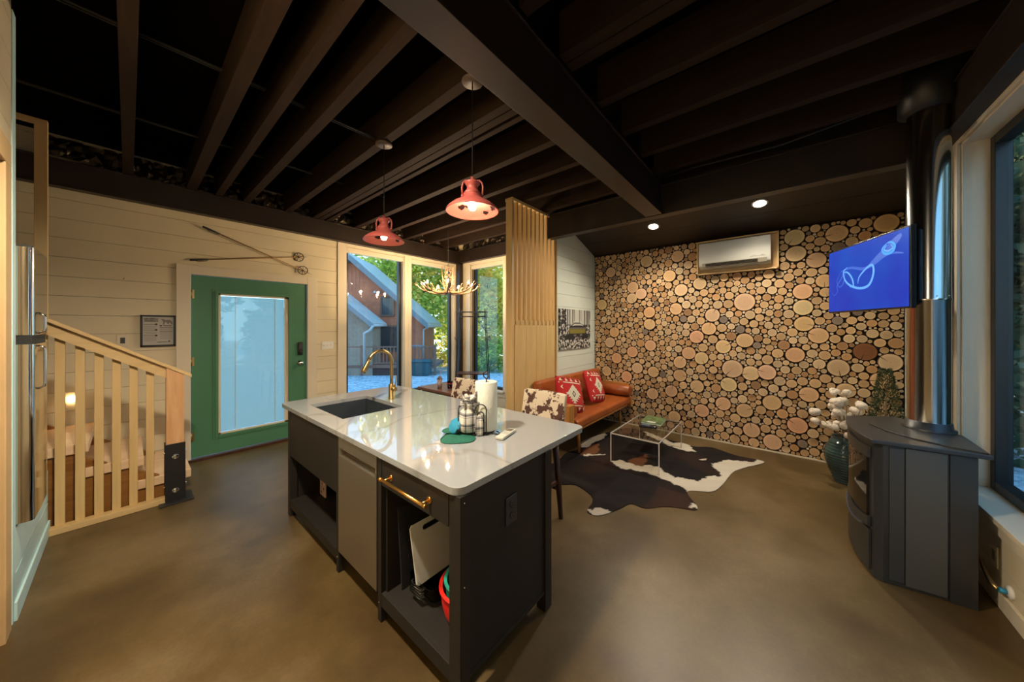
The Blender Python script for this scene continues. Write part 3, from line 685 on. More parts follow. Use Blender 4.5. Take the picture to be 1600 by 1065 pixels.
# ------------------------------------------------------------ things on the island shelves
def rbox(m, cx, cy, w, d, h, z0, r, n=6, mi=0, flare=1.0):
    def ring(s, z):
        out = []
        for (sx_, sy, a0) in ((1, 1, 0), (-1, 1, 1), (-1, -1, 2), (1, -1, 3)):
            for i in range(n+1):
                a = (a0+i/n)*PI/2; out.append((cx+s*(sx_*(w/2-r)+r*math.cos(a)), cy+s*(sy*(d/2-r)+r*math.sin(a)), z))
        return out
    return ring
gl = mat('clear_glass', (0.85, 0.93, 0.92), 0.02, trans=1.0, ior=1.3)
def dish(z0, z1, lab, k):
    w, d = .34-.0*k, .21; m = MB(); ring = rbox(m, 1.12, 1.415, w, d, 0, 0, .04)
    R_ = [ring(.80, z0), ring(.82, z0+.002), ring(1.0, z1), ring(.985, z1), ring(.81, z0+.006)]
    n = len(R_[0]); vs_ = [v for q in R_ for v in q]; fs = []
    for a in range(4):
        for i in range(n): j = (i+1) % n; fs.append((a*n+i, a*n+j, (a+1)*n+j, (a+1)*n+i))
    fs.append(tuple(range(n))[::-1]); fs.append(tuple(range(4*n, 5*n)))
    m.add(vs_, fs, 0, True)
    for s in (-1, 1):
        m.tube([(1.12+s*.166, 1.365, z1-.004), (1.12+s*.19, 1.375, z1-.004), (1.12+s*.19, 1.455, z1-.004), (1.12+s*.166, 1.465, z1-.004)], .006, 8)
    return tag(m.build('glass_baking_dish', gl), lab, 'baking dish', 'glass baking dishes nested on the island shelf')
for k, lab in enumerate(('bottom dish of the nested glass baking dishes on the island shelf', 'second glass baking dish from the bottom of the stack', 'second glass baking dish from the top of the stack', 'top glass baking dish of the stack, holding the white cutting board')):
    dish(.158+k*.0135, .208+k*.0135, lab, k)
def board(name, mt, x0, x1, y0, z0, y1, z1, th, lab, hole=False):
    """board whose face spans x0..x1 and leans from (y0,z0) to (y1,z1)"""
    u = Vector((0, y1-y0, z1-z0)); H = u.length; u.normalize(); nn = Vector((0, -u.z, u.y)); w = x1-x0; O = Vector((x0, y0, z0))
    m = MB()
    def blk(a0, a1, b0, b1): m.prism([O+Vector((a0, 0, 0))+u*b0, O+Vector((a1, 0, 0))+u*b0, O+Vector((a1, 0, 0))+u*b1, O+Vector((a0, 0, 0))+u*b1], -nn*th)
    if not hole: blk(0, w, 0, H)
    else:
        outp = [(0, .012), (.012, 0), (w-.012, 0), (w, .012), (w, H-.012), (w-.012, H), (.012, H), (0, H-.012)]
        import bmesh
        bm = bmesh.new(); hp = [(w*.5+ (w*.22)*(1 if math.cos(a) > 0 else -1)+.014*math.cos(a), H-.038+.014*math.sin(a)) for a in [2*PI*(i+.5)/16 for i in range(16)]]
        vo = [bm.verts.new((x, y, 0)) for x, y in outp]; vi = [bm.verts.new((x, y, 0)) for x, y in hp]
        es = [bm.edges.new((vo[i], vo[(i+1) % 8])) for i in range(8)]+[bm.edges.new((vi[i], vi[(i+1) % 16])) for i in range(16)]
        bmesh.ops.triangle_fill(bm, edges=es, use_beauty=True); vv = list(bm.verts); idx = {v: i for i, v in enumerate(vv)}
        fs = [[idx[v] for v in f.verts] for f in bm.faces]; pts = [(v.co.x, v.co.y) for v in vv]; bm.free(); N = len(pts)
        def inside(p): return abs(p[1]-(H-.038)) < .012 and abs(p[0]-w*.5) < w*.22
        fs = [f for f in fs if not inside((sum(pts[i][0] for i in f)/3, sum(pts[i][1] for i in f)/3))]
        fs = [f if sum(pts[f[i]][0]*pts[f[(i+1) % 3]][1]-pts[f[(i+1) % 3]][0]*pts[f[i]][1] for i in range(3)) > 0 else f[::-1] for f in fs]
        P3 = [O+Vector((x, 0, 0))+u*y for x, y in pts]
        m.add(P3+[q-nn*th for q in P3], fs+[[i+N for i in f[::-1]] for f in fs]+[[i, i+N, (i+1) % 8+N, (i+1) % 8] for i in range(8)]+[[8+i, 8+(i+1) % 16, 8+(i+1) % 16+N, 8+i+N] for i in range(16)])
    return tag(m.build(name, mt, bevel=0.002), lab, 'cutting board')
board('cutting_board', mat('speckled_black', (0.018, 0.018, 0.018), 0.45, noise=0.9, nscale=180), .93, 1.40, 1.535, .158, 1.578, .575, .010, 'tall speckled black board leaning at the back of the island shelf')
board('cutting_board', mat('white_board', (0.66, 0.66, 0.60), 0.35), .945, 1.26, 1.420, .224, 1.487, .505, .010, 'white cutting board with a slot handle standing in the glass dishes', hole=True)
for (z0, rr, mt, lab) in ((.158, .140, mat('red_silicone', (0.75, 0.02, 0.015), 0.35), 'red colander under the turquoise one on the island shelf'), (.190, .118, mat('turquoise_silicone', (0.03, 0.48, 0.38), 0.35), 'turquoise colander nested inside the red one')):
    m = MB(); hgt = .155 if rr > .13 else .15
    prof = [(.001, 0), (rr*.62, 0)]+[(rr*(.62+.38*math.sin(a)), hgt*(1-math.cos(a))) for a in [PI/2*i/8 for i in range(1, 9)]]+[(rr*1.06, hgt), (rr*1.06, hgt+.008), (rr*.94, hgt+.004)]+[(rr*(.58+.36*math.sin(a)), .006+hgt*(1-math.cos(a))) for a in [PI/2*i/8 for i in range(8, 0, -1)]]+[(.001, .006)]
    m.lathe(prof, (1.065, 1.155, z0), 36); tag(m.build('colander', mt), lab, 'colander')
cardm = mat('card_pink', (0.55, 0.36, 0.27), 0.6)
m = MB(); m.box(1.045, 1.055, 2.885, 3.00, .137, .27)
bx_ = tag(m.build('recipe_card_box', cardm, bevel=0.002), 'small printed pink box on the shelf below the sink', 'box')
for i, (c, yy, zz) in enumerate((((.45, .08, .05), 2.95, .235), ((.05, .05, .06), 2.92, .20), ((.10, .12, .05), 2.965, .165), ((.75, .70, .62), 2.91, .24))):
    m = MB(); m.ball((1.0448, yy, zz), .013, 6, sc=(.05, 1, .8)); m.build('printed_spot', mat('print_%d' % i, c, .6), bx_)

# ------------------------------------------------------------ things on the counter
# paper towel holder + roll
tx, ty = 1.43, 1.405
th_ = thing('paper_towel_holder', 'black wire paper towel holder with scrolled feet on the countertop', 'paper towel holder', (tx, ty, .90))
m = MB()
m.tube([(tx, ty, .915), (tx, ty, 1.232)], .0045, 8); m.tube([Vector((tx, ty, 1.228))+Vector(v) for v in ((0, 0, 0), (-.006, .016, .012), (-.002, .022, .034), (0, 0, .046), (.002, -.022, .034), (.006, -.016, .012), (0, 0, 0))], .0038, 8)
m.build('pole', blackm, th_)
m = MB()
for k in range(3):
    a = k*2*PI/3+.3; dx_, dy = math.cos(a), math.sin(a); qx, qy = -dy, dx_
    pts = [(tx+dx_*s+qx*o_, ty+dy*s+qy*o_, z) for s, o_, z in ((.0, 0, .912), (.05, 0, .912), (.085, .008, .906), (.10, .024, .905), (.092, .038, .906), (.078, .034, .912), (.08, .022, .918))]
    m.tube(pts, .0038, 8)
m.tube(arc((tx, ty, .913), .055, 0, 2*PI, 24, (1, 0, 0), (0, 1, 0)), .0035, 6)
m.build('scroll_base', blackm, th_)
m = MB(); v = Vector((-.767, -.642, 0)); s_ = Vector((.642, -.767, 0)); c0 = Vector((tx, ty, 0))+v*.078
for w in (.034, .019):
    hh = .148 if w > .03 else .118; cc = c0-s_*.028
    pts = [cc-s_*w+Vector((0, 0, .905))]+[cc+Vector((0, 0, .905+hh))+s_*(-w*math.cos(a))+Vector((0, 0, w*math.sin(a))) for a in [PI*i/12 for i in range(13)]]+[cc+s_*w+Vector((0, 0, .905))]
    m.tube(pts, .0036, 8)
m.build('tension_arm', blackm, th_)
m = MB(); m.lathe([(.020, .003), (.066, 0), (.068, .003), (.068, .290), (.066, .293), (.020, .290), (.020, .003)], (tx, ty, .919), 40)
tag(m.build('paper_towel_roll', mat('paper_towel', (0.70, 0.72, 0.64), 0.9, bump=0.3, nscale=80)), 'white paper towel roll on the black wire holder', 'paper towels')
# remote
rm = thing('air_conditioner_remote', 'white air conditioner remote lying at the front of the countertop', 'remote control', (1.45, 1.262, .90))
Mx = Matrix.Translation((1.452, 1.262, .90)) @ Matrix.Rotation(math.radians(14), 4, 'Z')
m = MB(); m.box(-.088, .088, -.026, .026, .001, .019, 0, Mx); m.build('case', mat('remote_white', (0.55, 0.54, 0.46), 0.4), rm, bevel=0.006)
m = MB(); m.box(.030, .072, -.019, .019, .0188, .0196, 0, Mx); m.build('display', mat('lcd_grey', (0.11, 0.11, 0.09), 0.2), rm)
m = MB()
for i in range(3):
    for j in (-1, 0, 1): m.box(.010-i*.018, .020-i*.018, j*.013-.004, j*.013+.004, .0188, .0205, 0, Mx)
m.build('button', mat('remote_button', (0.35, 0.36, 0.34), 0.5), rm)
# green pot holders
padm = mat('green_quilted_cloth', (0.012, 0.13, 0.085), 0.85, bump=0.9, nscale=55)
def pad(cx, cy, z0, rot, w, h, lab, thk=.012):
    m = MB(); n = 40; rows = 7; vs_ = []
    out = []
    for i in range(n):
        a = 2*PI*i/n; rr = 1/ (abs(math.cos(a))**3.2+abs(math.sin(a))**3.2)**(1/3.2)
        x = w*rr*math.cos(a)*(1-.22*max(0, math.sin(a))); y = h*rr*math.sin(a); out.append((x, y))
    fs = []
    for s, zz in ((1, 1), (-1, 0)):
        o = len(vs_)
        vs_.append((cx, cy, z0+(thk if zz else 0)))
        for q in range(1, rows+1):
            f = q/rows; hz = thk*math.sqrt(max(0, 1-f**4)) if zz else 0
            for (x, y) in out:
                X, Y = x*f, y*f; bumpz = .0018*(math.cos(X*240)*math.cos(Y*240)) if zz and q < rows else 0
                vs_.append((cx+X*math.cos(rot)-Y*math.sin(rot), cy+X*math.sin(rot)+Y*math.cos(rot), z0+max(.001, hz+bumpz) if zz else z0+.0005))
        for i in range(n): fs.append((o, o+1+i, o+1+(i+1) % n) if s > 0 else (o, o+1+(i+1) % n, o+1+i))
        for q in range(rows-1):
            for i in range(n):
                A = o+1+q*n; j = (i+1) % n; fs.append((A+i, A+n+i, A+n+j, A+j) if s > 0 else (A+i, A+j, A+n+j, A+n+i))
    m.add(vs_, fs, 0, True)
    m.tube([(cx+(x*math.cos(rot)-y*math.sin(rot)), cy+(x*math.sin(rot)+y*math.cos(rot)), z0+.003) for x, y in out+[out[0]]], .0032, 6)
    return tag(m.build('pot_holder', padm), lab, 'pot holder')
pad(1.232, 1.440, .901, math.radians(-42), .098, .082, 'green quilted pot holder lying flat on the countertop')
pad(1.285, 1.535, .9135, math.radians(-60), .070, .050, 'second green pot holder half under the plaid towel bundle', .010)
# plaid towel bundle
def plaid():
    m, nt, b = nodes('black_white_plaid'); t = nt.nodes.new('ShaderNodeTexCoord'); s = nt.nodes.new('ShaderNodeSeparateXYZ'); nt.links.new(t.outputs['Object'], s.inputs[0])
    outs = []
    ad = nt.nodes.new('ShaderNodeMath'); ad.operation = 'SUBTRACT'; nt.links.new(s.outputs['X'], ad.inputs[0]); nt.links.new(s.outputs['Y'], ad.inputs[1])
    for src, off in ((ad.outputs[0], .01), (s.outputs['Z'], .0)):
        for per, w, o2 in ((.060, .011, 0), (.060, .003, .009), (.060, .003, .048)):
            a = nt.nodes.new('ShaderNodeMath'); a.operation = 'ADD'; a.inputs[1].default_value = 5+off+o2; nt.links.new(src, a.inputs[0])
            md = nt.nodes.new('ShaderNodeMath'); md.operation = 'MODULO'; md.inputs[1].default_value = per; nt.links.new(a.outputs[0], md.inputs[0])
            lt = nt.nodes.new('ShaderNodeMath'); lt.operation = 'LESS_THAN'; lt.inputs[1].default_value = w; nt.links.new(md.outputs[0], lt.inputs[0]); outs.append(lt.outputs[0])
    acc = outs[0]
    for o_ in outs[1:]:
        a = nt.nodes.new('ShaderNodeMath'); a.operation = 'ADD'; nt.links.new(acc, a.inputs[0]); nt.links.new(o_, a.inputs[1]); acc = a.outputs[0]
    cr = nt.nodes.new('ShaderNodeValToRGB'); dv = nt.nodes.new('ShaderNodeMath'); dv.operation = 'DIVIDE'; dv.inputs[1].default_value = 2; nt.links.new(acc, dv.inputs[0]); nt.links.new(dv.outputs[0], cr.inputs[0])
    e = cr.color_ramp.elements; e[0].color = (0.66, 0.63, 0.56, 1); e[1].color = (0.02, 0.02, 0.025, 1); e[1].position = .9; x = e.new(.5); x.color = (.17, .17, .18, 1)
    nt.links.new(cr.outputs[0], b.inputs['Base Color']); b.inputs['Roughness'].default_value = .9; return m
plaidm = plaid()
tb = thing('plaid_towel_bundle', 'black and white plaid towel bundle tied at the top beside the paper towels', 'towel', (1.335, 1.452, .925))
def cloth_lump(c, prof, fn, name, mt, parent, sx=1, sy=1):
    m = MB(); m.lathe([(r_, z) for r_, z in prof], c, 48, 0, Matrix.Diagonal((sx, sy, 1)), True, fn); return m.build(name, mt, parent)
ph = [random.random()*6 for _ in range(5)]
def boxy(a, z): c, q = abs(math.cos(a+.3)), abs(math.sin(a+.3)); return .93/(c**3.4+q**3.4)**(1/3.4)
cloth_lump((1.325, 1.452, .922), [(.001, 0), (.046, 0), (.060, .008), (.064, .04), (.062, .085), (.052, .112), (.032, .130), (.022, .138), (.024, .150)], lambda a, z: boxy(a, z)*(1+.03*math.sin(5*a+ph[1]+z*40)), 'towel_body', plaidm, tb)
cloth_lump((1.328, 1.450, 1.062), [(.020, 0), (.034, .012), (.046, .024), (.050, .030), (.038, .034), (.020, .026), (.008, .020), (.001, .018)], lambda a, z: 1+.30*math.sin(5*a+ph[2])+.2*math.sin(9*a+ph[3]), 'towel_ruffle', plaidm, tb)
rf = random.Random(3)
for k in range(6):
    a = k*2*PI/6+.3; c = Vector((1.328+.012*math.cos(a), 1.450+.012*math.sin(a), 1.062)); o_ = Vector((math.cos(a), math.sin(a), 0)); t2 = Vector((-math.sin(a), math.cos(a), 0)); hh = rf.uniform(.060, .098); w0 = rf.uniform(.018, .026); m = MB(); vs_ = []
    for i in range(6):
        f = i/5; p = c+o_*(.004+.026*f**1.4)+Vector((0, 0, hh*f)); w = w0*(.55+.75*math.sin(PI*min(1, f*.8+.1)))*(1-.35*f)
        vs_ += [p-t2*w+o_*.006*math.sin(f*7+k), p+o_*.007, p+t2*w-o_*.004*math.cos(f*6+k)]
    m.add(vs_, [(3*i+j, 3*i+j+1, 3*i+j+4, 3*i+j+3) for i in range(5) for j in range(2)], 0, True); m.build('towel_fold', plaidm, tb, solid=.0025)
cloth_lump((1.350, 1.388, .902), [(.001, .02), (.018, .0), (.026, .02), (.027, .07), (.020, .11), (.001, .125)], lambda a, z: 1+.2*math.sin(4*a+ph[4]), 'towel_tail', plaidm, tb)
m = MB(); m.tube(arc((1.337, 1.448, 1.064), .021, 0, 2*PI, 20, (1, 0, 0), (0, 1, 0)), .004, 6); m.build('tie', mat('white_string', (.7, .7, .66), .8), tb)
m = MB(); m.lathe([(.001, .0), (.012, .004), (.030, .02), (.034, .05), (.022, .085), (.008, .105), (.001, .11)], (0, 0, 0), 20, 0, None, True, lambda a, z: 1+.18*math.sin(3*a+z*40))
Mr = Matrix.Translation((1.238, 1.515, .918)) @ Matrix.Rotation(math.radians(38), 4, Vector((.6, .8, 0))) @ Matrix.Diagonal((.55, 1.25, 1.1, 1)); m.v = [Mr @ v for v in m.v]
tag(m.build('scrubbing_cloth', mat('bright_blue_cloth', (0.02, 0.25, 0.42), .7, bump=.3, nscale=30)), 'bright blue cloth leaning on the plaid towel bundle', 'cloth')
m = MB(); m.tube([(1.262, 1.47, .965), (1.275, 1.488, 1.01), (1.29, 1.505, 1.052), (1.302, 1.512, 1.066), (1.312, 1.508, 1.060)], [.004, .0045, .005, .005, .004], 8); m.tube([(1.25, 1.465, .922), (1.262, 1.47, .965)], [.014, .010], 12)
tag(m.build('dish_brush', blackm), 'dark dish brush propped behind the plaid towel bundle', 'dish brush')

# ============================================================ fridge
fr = thing('refrigerator', 'stainless steel fridge with a mirror-like front at the left edge', 'refrigerator', (-.70, 3.37, .485))
FX, FY0, FY1 = -.330, 3.140, 3.605
m = MB(); m.box(-1.0, -.40, FY0+.01, FY1-.01, .485, 1.99); m.build('cabinet', blackm, fr)
def fdoor(z0, z1, name):
    m = MB(); R = .022; prof = [(-.398, FY0)]+[(FX-R+R*math.cos(a), FY0+R-R*math.sin(a)) for a in [PI/2*(1-i/6) for i in range(7)]]
    prof += [(FX+.0015*math.sin(PI*i/8), FY0+R+(FY1-FY0-2*R)*i/8) for i in range(1, 8)]
    prof += [(FX-R+R*math.cos(a), FY1-R+R*math.sin(a)) for a in [PI/2*i/6 for i in range(7)]]+[(-.398, FY1)]
    n = len(prof); vs_ = [(x, y, z0) for x, y in prof]+[(x, y, z1) for x, y in prof]
    m.add(vs_, [(i, i+1, n+i+1, n+i) for i in range(n-1)], 0, True); m.add(vs_, [tuple(range(n))[::-1], tuple(range(n, 2*n)), (n-1, 0, n, 2*n-1)], 0)
    return m.build(name, mirror, fr)
d1 = fdoor(1.505, 1.985, 'freezer_door'); d2 = fdoor(.492, 1.455, 'fridge_door')
m = MB(); m.box(-.398, -.338, FY0+.004, FY1-.004, 1.455, 1.505); m.build('door_gap', rubber, fr)
m = MB(); m.box(-.398, -.336, FY0+.002, FY1-.002, 1.985, 1.995); m.build('top_cap', rubber, fr, bevel=.002)
for dd_, z0, z1 in ((d1, 1.515, 1.63), (d2, 1.20, 1.445)):
    m = MB(); y = FY0+.10; m.tube([(FX+.001, y, z0), (FX+.022, y, z0+.012), (FX+.024, y, z0+.03), (FX+.024, y, z1-.03), (FX+.022, y, z1-.012), (FX+.001, y, z1)], .006, 10); m.build('door_handle', chrome, dd_)

# ============================================================ stair and railing
st = thing('stair', 'stair with thick pale treads behind the timber railing', 'stair', (-.4, 4.7, 0))
for k in range(6):
    xa = .385-.295*k; m = MB(); m.box(xa-.34, xa, 4.30, 5.17, .205*(k+1)-.075+0.0, .205*(k+1)); m.build('tread', tread, st, bevel=.004)
for y in (4.32, 5.10):
    m = MB(); m.prism([(.30, y, 0), (.30, y, .125), (-1.5, y, 1.375), (-1.5, y, 0)], (0, .045, 0)); m.build('stringer', stringm, st)
for k in range(5):
    xa = .385-.295*k-.335; m = MB(); m.box(xa-.012, xa, 4.365, 5.10, .205*(k+1), .205*(k+2)-.076); m.build('riser', stringm, st)
rl = thing('stair_railing', 'pine railing with square balusters beside the stair', 'railing', (0, 4.19, 0))
def rz(x): return 1.615+(-.657)*(x+.383)
m = MB(); m.prism([(-.385, 4.13, rz(-.385)-.028), (.375, 4.13, rz(.375)-.028), (.375, 4.13, rz(.375)), (-.385, 4.13, rz(-.385))], (0, .115, 0)); m.build('handrail', pinex, rl, bevel=.004)
m = MB(); m.prism([(-.385, 4.165, rz(-.385)-.125), (.215, 4.165, rz(.215)-.125), (.215, 4.165, rz(.215)-.03), (-.385, 4.165, rz(-.385)-.03)], (0, .035, 0)); m.build('top_rail', pinex, rl)
m = MB(); m.box(-.385, .215, 4.14, 4.225, 0, .045); m.build('bottom_rail', pinex, rl, bevel=.003)
for x in (-.356, -.264, -.173, -.084, .007, .100):
    m = MB(); m.box(x, x+.047, 4.203, 4.238, .03, rz(x+.047)-.045); m.build('baluster', pine, rl, bevel=.002)
m = MB(); m.prism([(.215, 4.14, .02), (.325, 4.14, .02), (.325, 4.14, rz(.325)-.03), (.215, 4.14, rz(.215)-.03)], (0, .09, 0)); po = m.build('newel_post', redpine, rl, bevel=.002)
m = MB(); m.box(.208, .334, 4.128, 4.136, .0, .515); m.box(.208, .334, 4.234, 4.242, .0, .515); m.box(.17, .385, 4.06, 4.30, 0.001, .010); br = m.build('post_bracket', blackm, po, bevel=.002)
for z in (.10, .40):
    m = MB(); m.lathe([(.001, 0), (.012, 0), (.024, 0.003), (.020, .006), (.001, .009)], (.271, 4.128, z), 18, 0, Matrix.Rotation(PI/2, 4, 'X')); m.build('bolt', chrome, br)
    m = MB(); m.cyl((.20, 4.185, z+.03), (.345, 4.185, z+.03), .006, n=8); m.build('through_bolt', chrome, br)
# upper guard slats
ug = thing('stair_guard', 'pine slat guard rising above the fridge', 'railing', (-.5, 4.2, 0))
for x, w in ((-.445, .058), (-.575, .045), (-.70, .045)):
    m = MB(); m.box(x, x+w, 4.222, 4.262, 1.3, 3.06); m.build('slat', pine, ug, bevel=.002)
m = MB(); m.box(-.75, -.387, 4.222, 4.262, 3.06, 3.095); m.build('top_bar', pinex, ug)
# stair light on the wall
m = MB(); m.cyl((-.345, 5.196, .86), (-.345, 5.184, .86), .026, n=20); 
sl = tag(m.build('stair_light', mat('stair_light_glow', (1, .8, .5), .4, emit=(1, .66, .32), es=16)), 'small round lit step light low on the wall behind the railing', 'light')

# ============================================================ back wall things
def plate(name, cx, cy, cz, w, h, n, lab, cat, mt=whiteplastic, plane='Y', nrm=-1, toggle=True):
    m = MB()
    f = (lambda a0, a1, d0, d1, z0, z1, mb: mb.box(cx+a0, cx+a1, *sorted((cy+nrm*d0, cy+nrm*d1)), cz+z0, cz+z1))
    f(-w/2, w/2, 0, .006, -h/2, h/2, m); o = m.build(name, mt, bevel=.002); tag(o, lab, cat)
    for i in range(n):
        a = (i-(n-1)/2)*.046; m = MB()
        if toggle: f(a-.004, a+.004, .006, .016, -.006, .010, m); m.build('toggle', mt, o)
        else: f(a-.016, a+.016, .006, .0075, -.03, .03, m); m.build('socket', mat('outlet_dark', (0.05, .045, .04), .4), o)
    return o
plate('light_switch', 1.915, 5.2, 1.275, .165, .115, 3, 'triple light switch plate between the green door and the window', 'light switch')
plate('power_outlet', -.035, 5.2, 1.41, .075, .115, 1, 'small outlet plate on the shiplap wall above the stair railing', 'power outlet', trimc, toggle=False)
m = MB(); m.box(-.50, -.482, 5.185, 5.2, 2.05, 2.08); m.box(-.50, -.482, 5.185, 5.2, 2.09, 2.12); tag(m.build('wall_sensor', blackm), 'tiny black sensor on the shiplap wall above the fridge corner', 'sensor')
m = MB(); m.tube([(-.03, 5.2, 2.04), (-.028, 5.18, 2.045), (-.022, 5.178, 2.06)], .003, 6); tag(m.build('wall_hook', brass), 'bare hook in the shiplap wall left of the door', 'hook')
# framed notice
fx0, fx1, fz0, fz1 = .082, .343, 1.338, 1.678
fn = thing('framed_notice', 'black-framed printed notice with arrows and a bear left of the green door', 'picture frame', ((fx0+fx1)/2, 5.19, fz0))
m = MB(); w = .018
for bb in ((fx0, fx0+w, fz0, fz1), (fx1-w, fx1, fz0, fz1), (fx0, fx1, fz0, fz0+w), (fx0, fx1, fz1-w, fz1)): m.box(bb[0], bb[1], 5.176, 5.2, bb[2], bb[3])
m.build('frame', blackm, fn, bevel=.002)
m = MB(); m.box(fx0+w, fx1-w, 5.188, 5.195, fz0+w, fz1-w); sh = m.build('printed_sheet', mat('grey_paper', (0.42, 0.40, 0.35), .5), fn)
ink = mat('ink', (0.04, 0.035, 0.03), .7); inkg = mat('ink_grey', (0.16, 0.145, 0.12), .7)
U = lambda a, b_: (fx0+w+(fx1-fx0-2*w)*a, 5.187, fz1-w-(fz1-fz0-2*w)*b_)
m = MB()
def flat(m, pts, mi=0): m.prism([U(*p) for p in pts], (0, .001, 0), mi)
for (yy, x0_, x1_, n_) in ((.085, .04, .47, 13), (.155, .06, .50, 14)):
    xx = x0_
    while xx < x1_:
        ww = random.uniform(.018, .034); flat(m, [(xx, yy-.022), (xx+ww, yy-.022-random.choice([0, .018])), (xx+ww*.9, yy+.022), (xx, yy+.022)]); xx += ww+.009
for yy in (.27, .47, .67): flat(m, [(.03, yy-.005), (.38, yy-.006), (.38, yy+.006), (.03, yy+.005)]); flat(m, [(.36, yy), (.43, yy-.035), (.48, yy), (.43, yy+.035)])
for yy in (.39, .535): flat(m, [(.54, yy-.008), (.97, yy-.008), (.97, yy+.008), (.54, yy+.008)])
flat(m, [(.54, .30), (.62, .30), (.62, .34), (.54, .34)]); flat(m, [(.66, .31), (.93, .31), (.93, .335), (.66, .335)])
m.build('printing', ink, sh)
m = MB()
for yy in (.33, .37, .41, .53, .57, .61, .73, .77, .81, .85):
    flat(m, [(.06, yy), (.44, yy), (.44, yy+.009), (.06, yy+.009)])
for yy in (.43, .46, .49, .58, .62, .66, .70, .74, .78): flat(m, [(.56, yy), (.94, yy), (.94, yy+.008), (.56, yy+.008)])
flat(m, [(.46, .89), (.78, .885), (.78, .915), (.46, .92)]); flat(m, [(.82, .85), (.90, .84), (.88, .91), (.80, .92)])
m.build('fine_print', inkg, sh)
m = MB(); flat(m, [(.58, .08), (.66, .07), (.72, .11), (.86, .10), (.93, .14), (.96, .22), (.97, .28), (.92, .26), (.89, .20), (.84, .22), (.85, .27), (.80, .25), (.76, .19), (.71, .20), (.69, .28), (.64, .27), (.66, .19), (.63, .14)])
m.build('bear_silhouette', mat('bear_grey', (0.17, 0.16, 0.14), .7), sh)
# ski poles
bamb = mat('bamboo', (0.36, 0.20, 0.07), .45); gripm = mat('grip_leather', (0.02, 0.015, 0.012), .6)
def skipole(a, b_, k, lab, yoff):
    a = Vector(a); b_ = Vector(b_); t = (b_-a).normalized(); L_ = (b_-a).length
    r = thing('ski_pole', lab, 'ski pole', a)
    m = MB(); m.tube([a+t*.12, b_-t*.06], [.0075, .006], 10)
    for i in range(6): q = a+t*(.16+i*(L_-.3)/5); m.tube([q-t*.004, q, q+t*.004], [.007, .0095, .007], 10)
    m.build('shaft', bamb, r)
    m = MB(); m.tube([a-t*.01, a+t*.01, a+t*.10, a+t*.15], [.010, .012, .011, .009], 12); gp = m.build('grip', gripm, r)
    n = Vector((t.z, 0, -t.x)); m = MB(); m.tube([a+t*.02, a+t*.06+n*.022, a+t*.13+n*.02, a+t*.14], .003, 6); m.build('strap', gripm, gp)
    bk = a+t*(L_-.125); ax = (Vector((0, 1, 0))*.25+n).normalized(); ay = t.cross(ax).normalized(); ax = (n*.85+t*.45).normalized(); ay = Vector((0, 1, 0))
    # hoop seen almost face-on against the wall
    ax = n; ay = (t*.75+Vector((0, -.3, 0))).normalized()
    m = MB(); m.tube(arc(bk+Vector((0, -.01, 0)), .058, 0, 2*PI, 28, ax, ay), .005, 8); 
    for q in range(4): aa = q*PI/4+.2; m.tube([bk+Vector((0, -.01, 0))+ax*.055*math.cos(aa)+ay*.055*math.sin(aa), bk+Vector((0, -.01, 0))-ax*.055*math.cos(aa)-ay*.055*math.sin(aa)], .003, 6)
    m.build('basket', gripm, r)
    m = MB(); m.tube([b_-t*.07, b_], [.005, .0015], 8); m.build('tip', mat('grey_metal', (.3, .28, .25), .4, 1), r)
skipole((.566, 5.165, 2.716), (1.694, 5.165, 2.301), 1, 'bamboo ski pole slanting down to the right above the green door', 0)
skipole((.462, 5.183, 2.316), (1.655, 5.183, 2.550), 2, 'bamboo ski pole lying nearly level above the green door', 0)

